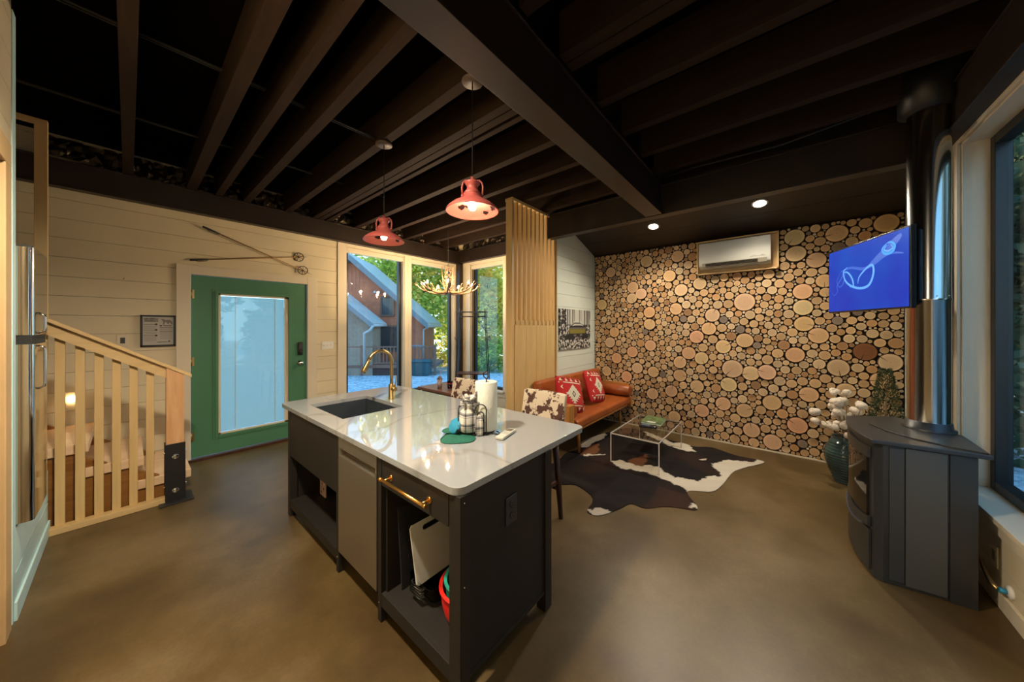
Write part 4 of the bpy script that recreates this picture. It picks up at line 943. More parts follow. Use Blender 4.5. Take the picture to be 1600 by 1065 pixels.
# ============================================================ pendants
def rustpaint(name, base):
    m, nt, b = nodes(name); t = nt.nodes.new('ShaderNodeTexCoord'); n = nt.nodes.new('ShaderNodeTexNoise'); n.inputs['Scale'].default_value = 13; n.inputs['Detail'].default_value = 4
    nt.links.new(t.outputs['Object'], n.inputs['Vector']); cr = nt.nodes.new('ShaderNodeValToRGB'); nt.links.new(n.outputs['Fac'], cr.inputs[0])
    e = cr.color_ramp.elements; e[0].position = 0; e[0].color = (*base, 1); e[1].position = .645; e[1].color = (.012, .006, .005, 1); x = e.new(.625); x.color = (*base, 1)
    nt.links.new(cr.outputs[0], b.inputs['Base Color']); b.inputs['Roughness'].default_value = .42; return m
shade_red = rustpaint('distressed_red_enamel', (0.40, 0.085, 0.070)); shade_in = rustpaint('distressed_pink_enamel', (0.55, 0.17, 0.14))
def pendant(x, y, z, lab, power):
    """z = rim height"""
    r = thing('pendant_lamp', lab, 'pendant lamp', (x, y, z))
    m = MB(); m.lathe([(.001, .012), (.062, .012), (.066, .008), (.066, 0), (.001, 0)], (x, y, 3.085), 28); m.build('canopy', mat('canopy_brown', (0.10, 0.07, 0.055), .5), r)
    m = MB(); m.tube([(x, y, z+.215), (x, y, 3.087)], .0035, 8); m.build('cord', rubber, r)
    outer = [(.165, 0), (.163, .006), (.150, .022), (.125, .043), (.095, .060), (.068, .075), (.056, .090), (.052, .105)]
    m = MB(); m.lathe(outer, (x, y, z), 48, 0); inner = [(q-.003, h-.002) for q, h in outer[1:]]
    m.lathe([(.165, 0), (.161, -.002)]+inner[0:1]+inner[1:], (x, y, z), 48, 1)
    sh_ = m.build('lamp_shade', [shade_red, shade_in], r)
    m = MB(); m.lathe([(.052, .103), (.056, .108), (.050, .118), (.036, .135), (.032, .150), (.040, .165), (.046, .172), (.046, .182), (.030, .190), (.012, .200), (.010, .215), (.001, .216)], (x, y, z), 32)
    m.build('neck', shade_red, r)
    for s in (-1, 1):
        d_ = Vector((.642, -.767, 0))*s; c = Vector((x, y, z))
        m = MB(); m.tube([c+d_*.062+Vector((0, 0, .095)), c+d_*.066+Vector((0, 0, .150)), c+d_*.060+Vector((0, 0, .178)), c+d_*.044+Vector((0, 0, .194)), c+d_*.022+Vector((0, 0, .192))], .006, 10); m.ball(c+d_*.062+Vector((0, 0, .098)), .010, 6); m.build('bracket', shade_red, r)
    m = MB(); m.lathe([(.001, -.030), (.018, -.024), (.026, -.006), (.024, .012), (.014, .035), (.013, .055), (.001, .056)], (x, y, z+.035), 20); m.build('bulb', mat('pendant_bulb_%d' % power, (1, .8, .6), .4, emit=(1.0, .62, .38), es=5 if power < 20 else 45), r)
    l = bpy.data.lights.new('pendant_light', 'SPOT'); l.spot_size = math.radians(150); l.spot_blend = .5; l.energy = power*.2 if power > 20 else .9; l.color = (1.0, .82, .64); l.shadow_soft_size = .035
    o = bpy.data.objects.new('pendant_light', l); COL.objects.link(o); place(o, Matrix.Translation((x, y, z-.005)), r)
pendant(1.389, 2.574, 2.275, 'distressed red metal pendant lamp farther from the camera, nearer the door', 14)
pendant(1.389, 1.487, 2.275, 'distressed red metal pendant lamp nearer the camera, its bulb glaring', 24)

# ============================================================ antler chandelier
hx, hy, hz = 3.19, 3.96, 2.07
an = thing('antler_chandelier', 'antler chandelier with small glowing bulbs hanging over the dining corner', 'chandelier', (hx, hy, hz))
antl = mat('antler', (0.22, 0.125, 0.055), .5, noise=.3, nscale=14)
bulbs = []
def tine(m, p, d, L_, r0, curl, n=6):
    p = Vector(p); d = Vector(d).normalized(); pts = [p]; rs = [r0]; c = Vector(curl)
    for i in range(n):
        d = (d+c*(1.0/n)).normalized(); p = p+d*L_/n; pts.append(p); rs.append(max(.0035, r0*(1-(i+1)/n*.85)))
    m.tube(pts, rs, 8); return pts
for k in range(7):
    a = k*2*PI/7+.35; dx_, dy = math.cos(a), math.sin(a); m = MB()
    main = tine(m, (hx+dx_*.05, hy+dy*.05, hz+.02), (dx_, dy, -.35), .54, .024, (-dy*.25, dx_*.25, 1.15), 9)
    for i, L_, up in ((3, .15, .9), (5, .16, .8), (7, .11, .6)):
        tine(m, main[i], (dx_*.2-dy*random.uniform(-.5, .5), dy*.2+dx_*random.uniform(-.5, .5), up), L_, .011, (dx_*.5, dy*.5, .3), 5)
    tine(m, main[4], (dx_*.7-dy*.8, dy*.7+dx_*.8, .1), .17, .011, (0, 0, .9), 5)
    at_ = m.build('antler', antl, an)
    bulbs.append(main[6]+Vector((-dx_*.02, -dy*.02, .03)))
for k in range(5):
    a = k*2*PI/5; m = MB(); tine(m, (hx+.03*math.cos(a), hy+.03*math.sin(a), hz+.0), (.35*math.cos(a), .35*math.sin(a), 1), .42, .018, (-.3*math.cos(a+.5), -.3*math.sin(a+.5), .3), 7)
    for q in range(4): tine(m, (hx+.055*math.cos(a), hy+.055*math.sin(a), hz+.10+q*.075), (math.cos(a+q), math.sin(a+q), .7), .13, .009, (0, 0, 1), 4)
    m.build('antler', antl, an)
for bpos in bulbs:
    m = MB(); m.cyl(bpos, bpos+Vector((0, 0, .035)), .011, .010, 12); cdl = m.build('candle_cup', antl, an)
    m = MB(); m.lathe([(.001, 0), (.009, .003), (.013, .014), (.010, .030), (.003, .046), (.001, .048)], bpos+Vector((0, 0, .034)), 14); m.build('bulb', bulbm, cdl)
    l = bpy.data.lights.new('candle_light', 'POINT'); l.energy = 7.5; l.color = (1.0, .72, .42); l.shadow_soft_size = .022
    o = bpy.data.objects.new('candle_light', l); COL.objects.link(o); place(o, Matrix.Translation(bpos+Vector((0, 0, .095))), an)
m = MB(); z = hz+.40; i = 0
while z < 3.30:
    ax, ay = ((1, 0, 0) if i % 2 else (0, 1, 0)), (0, 0, 1)
    m.tube([Vector((hx, hy, z))+Vector(ax)*.009*math.cos(t)+Vector(ay)*.017*math.sin(t) for t in [2*PI*q/10 for q in range(11)]], .0022, 5, caps=False); z += .028; i += 1
m.build('chain', blackm, an)
m = MB(); m.lathe([(.001, -.03), (.03, -.028), (.06, 0), (.06, .005)], (hx, hy, 3.35), 20); m.build('canopy', blackm, an)

# ============================================================ downlights in the sloping ceiling
ang = -math.atan(.328)
for i, (x, y, lab) in enumerate(((4.602, 1.335, 'round recessed downlight in the sloping ceiling, nearer the sofa'), (4.555, .184, 'round recessed downlight in the sloping ceiling, nearer the television'))):
    z = nz(x)-.001; Mx = Matrix.Translation((x, y, z)) @ Matrix.Rotation(-ang*1, 4, 'Y')
    r = thing('recessed_downlight', lab, 'downlight', (x, y, z))
    m = MB(); m.lathe([(.058, 0), (.076, -.003), (.076, -.008), (.060, -.012), (.058, -.010)], (0, 0, 0), 32); m.v = [Mx @ v for v in m.v]; m.build('trim_ring', whiteplastic, r)
    m = MB(); m.lathe([(.001, -.008), (.059, -.008)], (0, 0, 0), 32); m.v = [Mx @ v for v in m.v]; m.build('diffuser', mat('downlight_glow', (1, .95, .85), .4, emit=(1.0, .90, .74), es=22), r)
    l = bpy.data.lights.new('downlight_lamp', 'SPOT'); l.energy = 44; l.color = (1.0, .87, .68); l.spot_size = math.radians(150); l.spot_blend = .7; l.shadow_soft_size = .055
    o = bpy.data.objects.new('downlight_lamp', l); COL.objects.link(o); place(o, Matrix.Translation((x-.012, y, z-.03)) @ Matrix.Rotation(-ang, 4, 'Y'), r)

# unseen fill lamps added out of the frame to brighten the kitchen end
for i, (x, y) in enumerate(((.10, 1.55), (1.9, -.35))):
    r = thing('added_fill_fixture', ('added round fill lamp above the kitchen end of the room, out of frame', 'added round fill lamp by the big right window, out of frame')[i], 'fill light', (x, y, 3.06))
    m = MB(); m.lathe([(.001, 3.05), (.10, 3.05), (.12, 3.07), (.12, 3.10), (.001, 3.10)], (x, y, 0), 28); m.build('lamp_body', whiteplastic, r)
    l = bpy.data.lights.new('fill_lamp', 'SPOT'); l.energy = (185, 5)[i]; l.color = (1.0, .84, .64); l.spot_size = math.radians(160); l.spot_blend = .6; l.shadow_soft_size = .10
    o = bpy.data.objects.new('fill_lamp', l); COL.objects.link(o); place(o, Matrix.Translation((x, y, 3.03)), r)

# ============================================================ slatted divider
dv = thing('slatted_divider', 'tall pine slatted room divider between the dining corner and the sofa', 'room divider', (3.42, 2.5, 0))
m = MB(); m.box(2.93, 2.97, 2.452, 2.548, 0, 3.06); m.build('end_post', pine, dv, bevel=.002)
n = 10
for i in range(1, n+1):
    x = 2.93+i*(3.885-2.93-.03)/n; m = MB(); m.box(x, x+.028, 2.455, 2.545, 0, 3.06); m.build('slat', pine, dv, bevel=.002)
m = MB(); m.box(2.925, 3.885, 2.445, 2.555, 3.06, 3.095); m.build('top_cap', pinex, dv, bevel=.002)
for z in (1.575, 0.0):
    m = MB()
    for i in range(n):
        xa = 2.93+i*(3.885-2.93-.03)/n+(.04 if i == 0 else .028); xb = 2.93+(i+1)*(3.885-2.93-.03)/n; m.box(xa, xb, 2.47, 2.53, z, z+.06)
    m.build('spacer_block', pine, dv)
for k in range(4):
    m = MB(); m.box(2.985+k*.222, 2.985+(k+1)*.222-.003, 2.449, 2.4545, 0.0, 1.572); m.build('facing_board', pine, dv)
m = MB(); m.box(3.887, 3.90, 2.43, 2.60, 0, 2.765); tag(m.build('wall_end_board', pine, bevel=.002), 'knotty pine board capping the end of the lounge wall', 'board')

# ============================================================ picture of the old truck
def truckpic():
    x0, x1, z0, z1 = 3.965, 4.925, 1.215, 1.815; y = 2.43
    r = thing('canvas_picture', 'black and white canvas of an old truck in the woods above the sofa', 'picture', ((x0+x1)/2, 2.44, z0))
    m, nt, b = nodes('canvas_woodland'); t = nt.nodes.new('ShaderNodeTexCoord'); v = nt.nodes.new('ShaderNodeTexVoronoi'); v.inputs['Scale'].default_value = 34; nt.links.new(t.outputs['Object'], v.inputs['Vector'])
    n_ = nt.nodes.new('ShaderNodeTexNoise'); n_.inputs['Scale'].default_value = 30; nt.links.new(t.outputs['Object'], n_.inputs['Vector'])
    cr = nt.nodes.new('ShaderNodeValToRGB'); nt.links.new(n_.outputs['Fac'], cr.inputs[0]); e = cr.color_ramp.elements; e[0].position = .50; e[0].color = (.02, .02, .02, 1); e[1].position = .56; e[1].color = (.58, .56, .50, 1)
    nt.links.new(cr.outputs[0], b.inputs['Base Color']); b.inputs['Roughness'].default_value = .7
    mb = MB(); mb.box(x0, x1, y, 2.45, z0, z1); cv = mb.build('canvas', m, r)
    P = lambda u, w: (x0+(x1-x0)*u, y-.001, z1-(z1-z0)*w)
    pale = mat('photo_pale', (.50, .50, .45), .7); dk = mat('photo_black', (.015, .015, .015), .7); gr = mat('photo_grey', (.16, .14, .14), .7); ol = mat('photo_olive', (.20, .17, .03), .6)
    def fl(pts, mt, name, lift=0):
        mb = MB(); mb.prism([(a, b_-lift, c) for a, b_, c in [P(*p) for p in pts]], (0, .001, 0)); mb.build(name, mt, cv)
    fl([(.20, .0), (.98, .0), (.98, .38), (.20, .38)], pale, 'printed_sky')
    mb = MB()
    for u, w_, h in ((.0, .02, .4), (.08, .03, .3), (.14, .035, .42), (.22, .03, .42), (.29, .022, .42), (.38, .03, .36), (.44, .012, .3), (.60, .018, .32), (.66, .01, .3), (.78, .03, .42), (.86, .04, .45), (.93, .03, .45)):
        mb.prism([(a, b_-.0015, c) for a, b_, c in [P(u, 0), P(u+w_, 0), P(u+w_*.8, h), P(u+w_*.1, h)]], (0, .001, 0))
    mb.build('printed_trees', dk, cv)
    fl([(.26, .62), (.28, .44), (.38, .38), (.45, .33), (.62, .33), (.72, .38), (.84, .44), (.86, .62), (.93, .64), (.92, .74), (.70, .77), (.66, .70), (.48, .70), (.44, .77), (.17, .75), (.14, .66)], dk, 'printed_truck', .002)
    fl([(.36, .42), (.44, .36), (.66, .36), (.76, .42), (.66, .405), (.46, .405)], pale, 'printed_roof', .003)
    fl([(.28, .50), (.82, .50), (.81, .61), (.29, .61)], ol, 'printed_windscreen', .003)
    fl([(.27, .46), (.85, .46), (.85, .49), (.27, .49)], gr, 'printed_visor', .003)
    fl([(.42, .64), (.50, .63), (.50, .68), (.42, .68)], gr, 'printed_lamp', .003); fl([(.62, .63), (.70, .62), (.70, .67), (.62, .68)], gr, 'printed_lamp', .003); fl([(.50, .71), (.62, .71), (.60, .75), (.52, .75)], gr, 'printed_plate', .003)
truckpic()

# ============================================================ sofa
so_f = thing('sofa', 'cognac leather mid-century sofa on tapered oak legs against the end wall', 'sofa', (4.13, 2.1, 0))
def cushion(m, x0, x1, y0, y1, z0, z1): m.box(x0, x1, y0, y1, z0, z1)
m = MB(); m.box(3.33, 4.93, 1.81, 2.40, .335, .385); m.build('seat_frame', oak, so_f, bevel=.008)
m = MB(); m.box(3.325, 5.075, 1.80, 2.30, .350, .465); m.build('seat_cushion', leather, so_f, bevel=.035, seg=5)
m = MB(); Mx = Matrix.Translation((4.15, 2.30, .44)) @ Matrix.Rotation(math.radians(-10), 4, 'X'); m.box(-.85, .93, -.05, .075, 0, .43, 0, Mx); bc = m.build('backrest', leather, so_f, bevel=.045, seg=5)
for row in range(2):
    for k in range(6):
        p = Mx @ Vector((-.66+k*.29, -.053, .14+row*.15)); m = MB(); m.ball(p, .012, 6, sc=(1, .5, 1)); m.build('tufting_button', leather, bc)
for x, s in ((3.235, 1), (5.03, -1)):
    m = MB(); m.tube([(x+s*.065, 1.825, .565), (x+s*.065, 1.84, .565), (x+s*.065, 2.27, .565), (x+s*.065, 2.285, .565)] if s > 0 else [(x+s*.03, 1.79, .555), (x+s*.03, 1.805, .555), (x+s*.03, 2.27, .555), (x+s*.03, 2.285, .555)], [.070, .085, .085, .070], 24); m.build('bolster', leather, so_f)
for x0, x1 in ((3.165, 3.20), (5.095, 5.118)):
    m = MB(); m.prism([(x0, 1.86, .66), (x0, 2.30, .66), (x0, 2.42, .27), (x0, 1.86, .29)], (x1-x0, 0, 0)); m.build('side_panel', oak, so_f, bevel=.006)
    m = MB(); m.box(x0-.02 if x0 < 4 else x0-.03, x1+.055 if x0 < 4 else x1, 1.80, 1.86, .30, .665 if x0 < 4 else .45); m.build('arm_front', oak, so_f, bevel=.006)
for x, y in ((3.56, 1.90), (4.88, 1.90), (3.56, 2.34), (4.88, 2.34)):
    sy = -1 if y < 2 else 1
    m = MB(); m.cyl((x+.0, y+sy*.0, 0.0), (x, y-sy*.02, .338), .013, .024, 16); m.build('leg', oak, so_f)
redc = mat('red_woven', (0.42, 0.012, 0.012), .9, bump=.4, nscale=120); creamc = mat('cream_woven', (0.62, 0.56, 0.44), .9); darkc = mat('dark_woven', (0.05, 0.02, 0.015), .9)
def pillow(x, y, z, rotz, tilt, roll, lab):
    r = thing('throw_pillow', lab, 'pillow', (x, y, z-.2), 'red patterned pillows')
    Mx = Matrix.Translation((x, y, z)) @ Matrix.Rotation(rotz, 4, 'Z') @ Matrix.Rotation(tilt, 4, 'X') @ Matrix.Rotation(roll, 4, 'Y')
    S = .225; N = 14
    def hgt(u, w): return .075*(max(0, (1-u**4))*max(0, (1-w**4)))**.55
    def pt(u, w, s): e = 1-.05*(1-abs(u))*0; return Mx @ Vector((u*S*(1-.06*(1-w*w)*0-.05*(w*w)*(1-u*u)*0), s*hgt(u, w), w*S))
    m = MB(); vs_ = []; 
    for s in (-1, 1):
        for i in range(N+1):
            for j in range(N+1): vs_.append(pt(-1+2*i/N, -1+2*j/N, s))
    fs = []; Q = (N+1)**2
    for i in range(N):
        for j in range(N):
            a = i*(N+1)+j; fs.append((a, a+N+1, a+N+2, a+1)); fs.append((Q+a, Q+a+1, Q+a+N+2, Q+a+N+1))
    m.add(vs_, fs, 0, True); cov = m.build('cover', redc, r)
    # woven pattern, laid on the front face
    def patch(polys, mt, name, lift):
        m = MB()
        for pts in polys:
            # subdivide by fan from centroid so the patch follows the pillow
            cx = sum(p[0] for p in pts)/len(pts); cy = sum(p[1] for p in pts)/len(pts); K = 3; vv = []; ff = []
            def W_(u, w): q = pt(u, w, -1); nn = (Mx.to_3x3() @ Vector((0, -1, 0))).normalized(); return q+nn*lift
            for k in range(len(pts)):
                a_, b2 = pts[k], pts[(k+1) % len(pts)]; L_ = max(abs(a_[0]-b2[0]), abs(a_[1]-b2[1])); sg = max(1, int(L_/.15))
                for s in range(sg):
                    p0 = (a_[0]+(b2[0]-a_[0])*s/sg, a_[1]+(b2[1]-a_[1])*s/sg); p1 = (a_[0]+(b2[0]-a_[0])*(s+1)/sg, a_[1]+(b2[1]-a_[1])*(s+1)/sg)
                    prev = None
                    for q in range(K+1):
                        f = q/K; A = (cx+(p0[0]-cx)*f, cy+(p0[1]-cy)*f); B = (cx+(p1[0]-cx)*f, cy+(p1[1]-cy)*f); o = len(vv); vv += [W_(*A), W_(*B)]
                        if q: ff.append((o-2, o-1, o+1, o))
            m.add(vv, ff, 0, True)
        m.build(name, mt, cov)
    st_ = []
    for k in range(9):
        w = .52*(1-abs(k-4)/4.6); y0_ = (k-4.5)*.115
        st_.append([(-w-.10, y0_), (-w, y0_+.0575), (-w-.10 if k == 4 else -w+.02, y0_+.115), (w-.02, y0_+.115), (w, y0_+.0575), (w+.10, y0_)])
    patch(st_, creamc, 'star_motif', .0022)
    patch([[(0, -.19), (.15, 0), (0, .19), (-.15, 0)]], darkc, 'diamond_motif', .0032)
    patch([[(0, -.11), (.09, 0), (0, .11), (-.09, 0)]], creamc, 'diamond_centre', .0040)
    bands = [[(-.94, s*.60), (.94, s*.60), (.94, s*.66), (-.94, s*.66)] for s in (-1, 1)]
    for s in (-1, 1):
        for k in range(5):
            u = -.80+k*.4; bands.append([(u-.10, s*.72), (u+.10, s*.72), (u, s*.90)]); 
    for s in (-1, 1):
        for w0 in (-.36, .36): bands.append([(s*.74, w0-.12), (s*.86, w0-.03), (s*.86, w0+.03), (s*.74, w0+.12), (s*.80, w0)])
    patch(bands, creamc, 'border_motif', .0022)
    tri = []
    for s in (-1, 1):
        for k in range(4): u = -.60+k*.4; tri.append([(u-.09, s*.90), (u+.09, s*.90), (u, s*.74)])
    patch(tri, darkc, 'border_triangles', .0022)
pillow(3.60, 2.06, .685, math.radians(-10), math.radians(-20), math.radians(12), 'red pillow with cream star pattern nearer the cowhide stool, leftmost on the sofa')
pillow(4.34, 2.08, .690, math.radians(4), math.radians(-20), math.radians(9), 'red pillow with cream star pattern nearer the log wall, rightmost on the sofa')

# ============================================================ cowhide materials
def cowhide(name, dark, light, scale, thr, seed):
    m, nt, b = nodes(name); t = nt.nodes.new('ShaderNodeTexCoord'); mp = nt.nodes.new('ShaderNodeMapping'); mp.inputs['Location'].default_value = (seed, seed*.7, seed*.3)
    n = nt.nodes.new('ShaderNodeTexNoise'); n.inputs['Scale'].default_value = scale; n.inputs['Detail'].default_value = 5; n.inputs['Roughness'].default_value = .58
    nt.links.new(t.outputs['Object'], mp.inputs[0]); nt.links.new(mp.outputs[0], n.inputs['Vector']); cr = nt.nodes.new('ShaderNodeValToRGB'); nt.links.new(n.outputs['Fac'], cr.inputs[0])
    e = cr.color_ramp.elements; e[0].position = thr; e[0].color = (*light, 1); e[1].position = thr+.02; e[1].color = (*dark, 1)
    nt.links.new(cr.outputs[0], b.inputs['Base Color']); b.inputs['Roughness'].default_value = .8; return m
cow = cowhide('spotted_cowhide', (0.075, 0.030, 0.022), (0.60, 0.51, 0.38), 10, .535, 7.3)
# bar stools
def stool(x, y, lab):
    """stool faces the island (-X); back on +X"""
    r = thing('bar_stool', lab, 'bar stool', (x, y, 0))
    def bl(m): m.v = [v+Vector((x, y, 0)) for v in m.v]; return m
    m = MB(); m.box(-.20, .20, -.205, .205, .585, .665); bl(m).build('seat', cow, r, bevel=.03, seg=4)
    m = MB(); N = 10; fr_, bk_ = [], []
    for i in range(N+1):
        u = -1+2*i/N; c = .035*(1-u*u); yy = u*.215
        for z, xo in ((.70, .185), (.99, .245)): fr_.append((xo+c-.0, yy, z)); bk_.append((xo+c+.045, yy, z))
    vs_ = fr_+bk_; K = 2*(N+1); fs = []
    for i in range(N):
        a = 2*i; fs += [(a, a+1, a+3, a+2), (K+a, K+a+2, K+a+3, K+a+1), (a+1, K+a+1, K+a+3, a+3), (a, a+2, K+a+2, K+a)]
    fs += [(0, K, K+1, 1), (2*N, 2*N+1, K+2*N+1, K+2*N)]
    m.add(vs_, fs); bl(m).build('backrest', cow, r, bevel=.015, seg=3)
    for sx_, sy in ((-1, -1), (-1, 1), (1, -1), (1, 1)):
        m = MB(); x1 = sx_*.165; y1 = sy*.17; x0 = sx_*.195; y0 = sy*.205
        m.tube([(x0, y0, 0), (x0*.6+x1*.4, y0*.6+y1*.4, .25), (x1, y1, .60)], [.019, .025, .027], 12); bl(m).build('leg', walnut, r)
    for s in (-1, 1):
        m = MB(); m.bar((.16, s*.185, .58), (.225, s*.19, .80), .03, .022, (0, 1, 0)); bl(m).build('back_support', walnut, r)
    m = MB()
    for z, k in ((.24, 0), (.30, 1)):
        if k == 0:
            for s in (-1, 1): m.bar((s*.182, -.19, z), (s*.182, .19, z), .02, .026)
        else:
            for s in (-1, 1): m.bar((-.178, s*.187, z), (.178, s*.187, z), .02, .026)
    bl(m).build('stretcher', walnut, r)
    return r
s1 = stool(2.06, 1.575, 'cowhide bar stool at the near end of the island, in front of the sofa')
copy_tree(s1, (2.06, 2.56, 0), label='cowhide bar stool farther back, half behind the paper towel roll')

# ============================================================ dining corner
dt = thing('dining_table', 'brown wooden dining table under the antler chandelier', 'table', (2.9, 3.4, 0))
m = MB(); m.box(2.50, 3.30, 3.05, 3.75, .715, .75); m.build('tabletop', wood('table_brown', (.20, .08, .045), (.11, .04, .02), 'Y', 5, .3), dt, bevel=.006)
for x in (2.57, 3.23):
    for y in (3.12, 3.68): m = MB(); m.box(x-.03, x+.03, y-.03, y+.03, 0, .716); m.build('leg', walnut, dt, bevel=.004)
m = MB(); m.box(2.55, 3.25, 3.10, 3.70, .64, .714); m.build('apron', walnut, dt)
def cup(x, y, z0, mt, mt2, lab, straw, h=.115):
    r = thing('drink_cup', lab, 'cup', (x, y, z0)); m = MB(); m.lathe([(.001, 0), (.028, 0), (.037, h), (.035, h), (.027, .004), (.001, .004)], (x, y, z0), 24); m.build('cup', mt, r)
    m = MB(); m.lathe([(.001, .005), (.0265, .005), (.0335, h*.8), (.001, h*.8)], (x, y, z0), 24); m.build('drink', mt2, r)
    if straw:
        m = MB(); m.lathe([(.038, 0), (.039, .006), (.034, .012), (.024, .03), (.001, .036)], (x, y, z0+h), 24); m.build('lid', gl, r)
        m = MB(); m.tube([(x, y, z0+.05), (x+.008, y, z0+.235)], .004, 8); m.build('straw', mat('lilac_straw', (.42, .30, .45), .4), r)
cup(2.63, 3.44, .75, mat('frosted_cup', (.75, .62, .60), .3, trans=.6), mat('pink_drink', (.62, .25, .24), .4), 'pink milkshake cup with a straw on the dining table', True)
cup(2.66, 3.27, .75, gl, mat('red_drink', (.30, .02, .02), .3), 'small glass of dark red drink on the dining table', False, .10)
# coat rack / shelf of thin rods
cx, cy = 3.86, 4.12
ck = thing('rod_shelf_rack', 'thin black metal rack with hooks and one shelf in front of the corner windows', 'coat rack', (cx, cy, 0))
u = Vector((.642, -.767, 0)); w_ = Vector((.767, .642, 0)); C0 = Vector((cx, cy, 0))
tops = []; 
for su in (-1, 1):
    for sw in (-1, 1):
        t0 = C0+u*su*.21+w_*sw*.13+Vector((0, 0, 1.86)); b0 = C0+u*su*.31+w_*sw*.19; tops.append((t0, b0))
        m = MB(); m.tube([b0, b0+(t0-b0)*.97, t0], .0075, 8); m.build('upright', blackm, ck)
def at(su, sw, z): k = 1-z/1.86; return C0+u*su*(.21+.10*k)+w_*sw*(.13+.06*k)+Vector((0, 0, z))
for z in (1.81, 1.73):
    m = MB(); m.tube([at(-1, -1, z)-u*.03, at(1, -1, z)+u*.03], .006, 8); m.tube([at(-1, 1, z)-u*.03, at(1, 1, z)+u*.03], .006, 8); m.tube([at(-1, -1, z), at(-1, 1, z)], .006, 8); m.tube([at(1, -1, z), at(1, 1, z)], .006, 8); m.build('rail', blackm, ck)
m = MB(); a_, b2, c_, d_ = at(-1, -1, .74), at(1, -1, .74), at(1, 1, .74), at(-1, 1, .74); m.prism([a_, b2, c_, d_], (0, 0, .015)); m.build('shelf', walnut, ck)
m = MB(); a_, b2, c_, d_ = at(-1, -1, .16), at(1, -1, .16), at(1, 1, .16), at(-1, 1, .16); m.prism([a_, b2, c_, d_], (0, 0, .015)); m.build('shelf', walnut, ck)
for su, z in ((-1, 1.80), (1, 1.80), (-1, 1.36), (1, 1.36)):
    p = at(su, -1, z); m = MB(); m.tube([p, p+u*su*.03+Vector((0, 0, -.03)), p+u*su*.05+Vector((0, 0, -.015)), p+u*su*.055+Vector((0, 0, .02))], .005, 6); m.build('hook', blackm, ck)

# ============================================================ cowhide rug
RUG = [(3.934, 2.061), (4.422, 1.979), (4.60, 1.90), (4.90, 1.80), (4.88, 1.45), (4.76, 1.233), (4.725, 0.964), (4.694, 0.856), (4.805, 0.677), (4.70, 0.421), (4.697, 0.173), (4.613, 0.162), (4.391, 0.285), (4.136, 0.39), (3.747, 0.439), (3.523, 0.496), (3.374, 0.674), (3.147, 0.554), (3.073, 0.56), (3.035, 0.646), (2.967, 0.769), (2.833, 0.888), (2.824, 1.004), (2.698, 1.049), (2.525, 1.115), (2.458, 1.176), (2.479, 1.25), (2.633, 1.277), (2.732, 1.343), (2.811, 1.53), (2.738, 1.644), (2.60, 1.80), (2.62, 2.02), (2.80, 2.12), (3.10, 1.98), (3.45, 2.02), (3.70, 1.96)]
WH = [[(3.565, 1.489), (3.677, 1.43), (3.647, 1.317), (3.63, 1.195), (3.752, 1.119), (3.745, 0.988), (3.655, 0.964), (3.608, 0.834), (3.673, 0.638), (3.851, 0.574), (3.968, 0.465), (4.208, 0.61), (4.466, 0.489), (4.585, 0.233), (4.76, 0.2), (4.7, 0.1), (4.613, 0.1), (4.391, 0.2), (4.136, 0.3), (3.747, 0.35), (3.523, 0.42), (3.374, 0.674), (3.442, 0.748), (3.469, 0.882), (3.535, 1.108), (3.45, 1.342)],
      [(4.95, 1.6), (4.811, 1.339), (4.655, 1.097), (4.80, 0.964), (4.528, 0.826), (4.454, 0.87), (4.508, 1.125), (4.62, 1.241), (4.75, 1.45)], [(3.8, 2.2), (4.55, 2.05), (4.40, 1.93), (4.214, 1.886), (4.01, 1.919), (3.777, 1.905), (3.7, 2.0)],
      [(2.49, 1.255), (2.58, 1.19), (2.60, 1.09), (2.525, 1.05), (2.40, 1.15), (2.455, 1.225)], [(3.50, 1.80), (3.70, 1.62), (3.72, 1.64), (3.55, 1.83)], [(3.14, .50), (3.20, .50), (3.17, .60), (3.09, .60)], [(4.27, .73), (4.36, .68), (4.35, .66), (4.26, .70)]]
TN = [[(3.694, 1.36), (4.06, 1.244), (3.861, 1.20), (3.655, 1.165), (3.57, 1.239)], [(3.5, 1.86), (3.8, 1.92), (4.0, 1.86), (3.75, 1.72), (3.55, 1.76)]]
def pip(p, poly):
    c = False; n = len(poly); x, y = p
    for i in range(n):
        x1, y1 = poly[i]; x2, y2 = poly[(i+1) % n]
        if (y1 > y) != (y2 > y) and x < (x2-x1)*(y-y1)/(y2-y1)+x1: c = not c
    return c
from mathutils import noise as mnoise
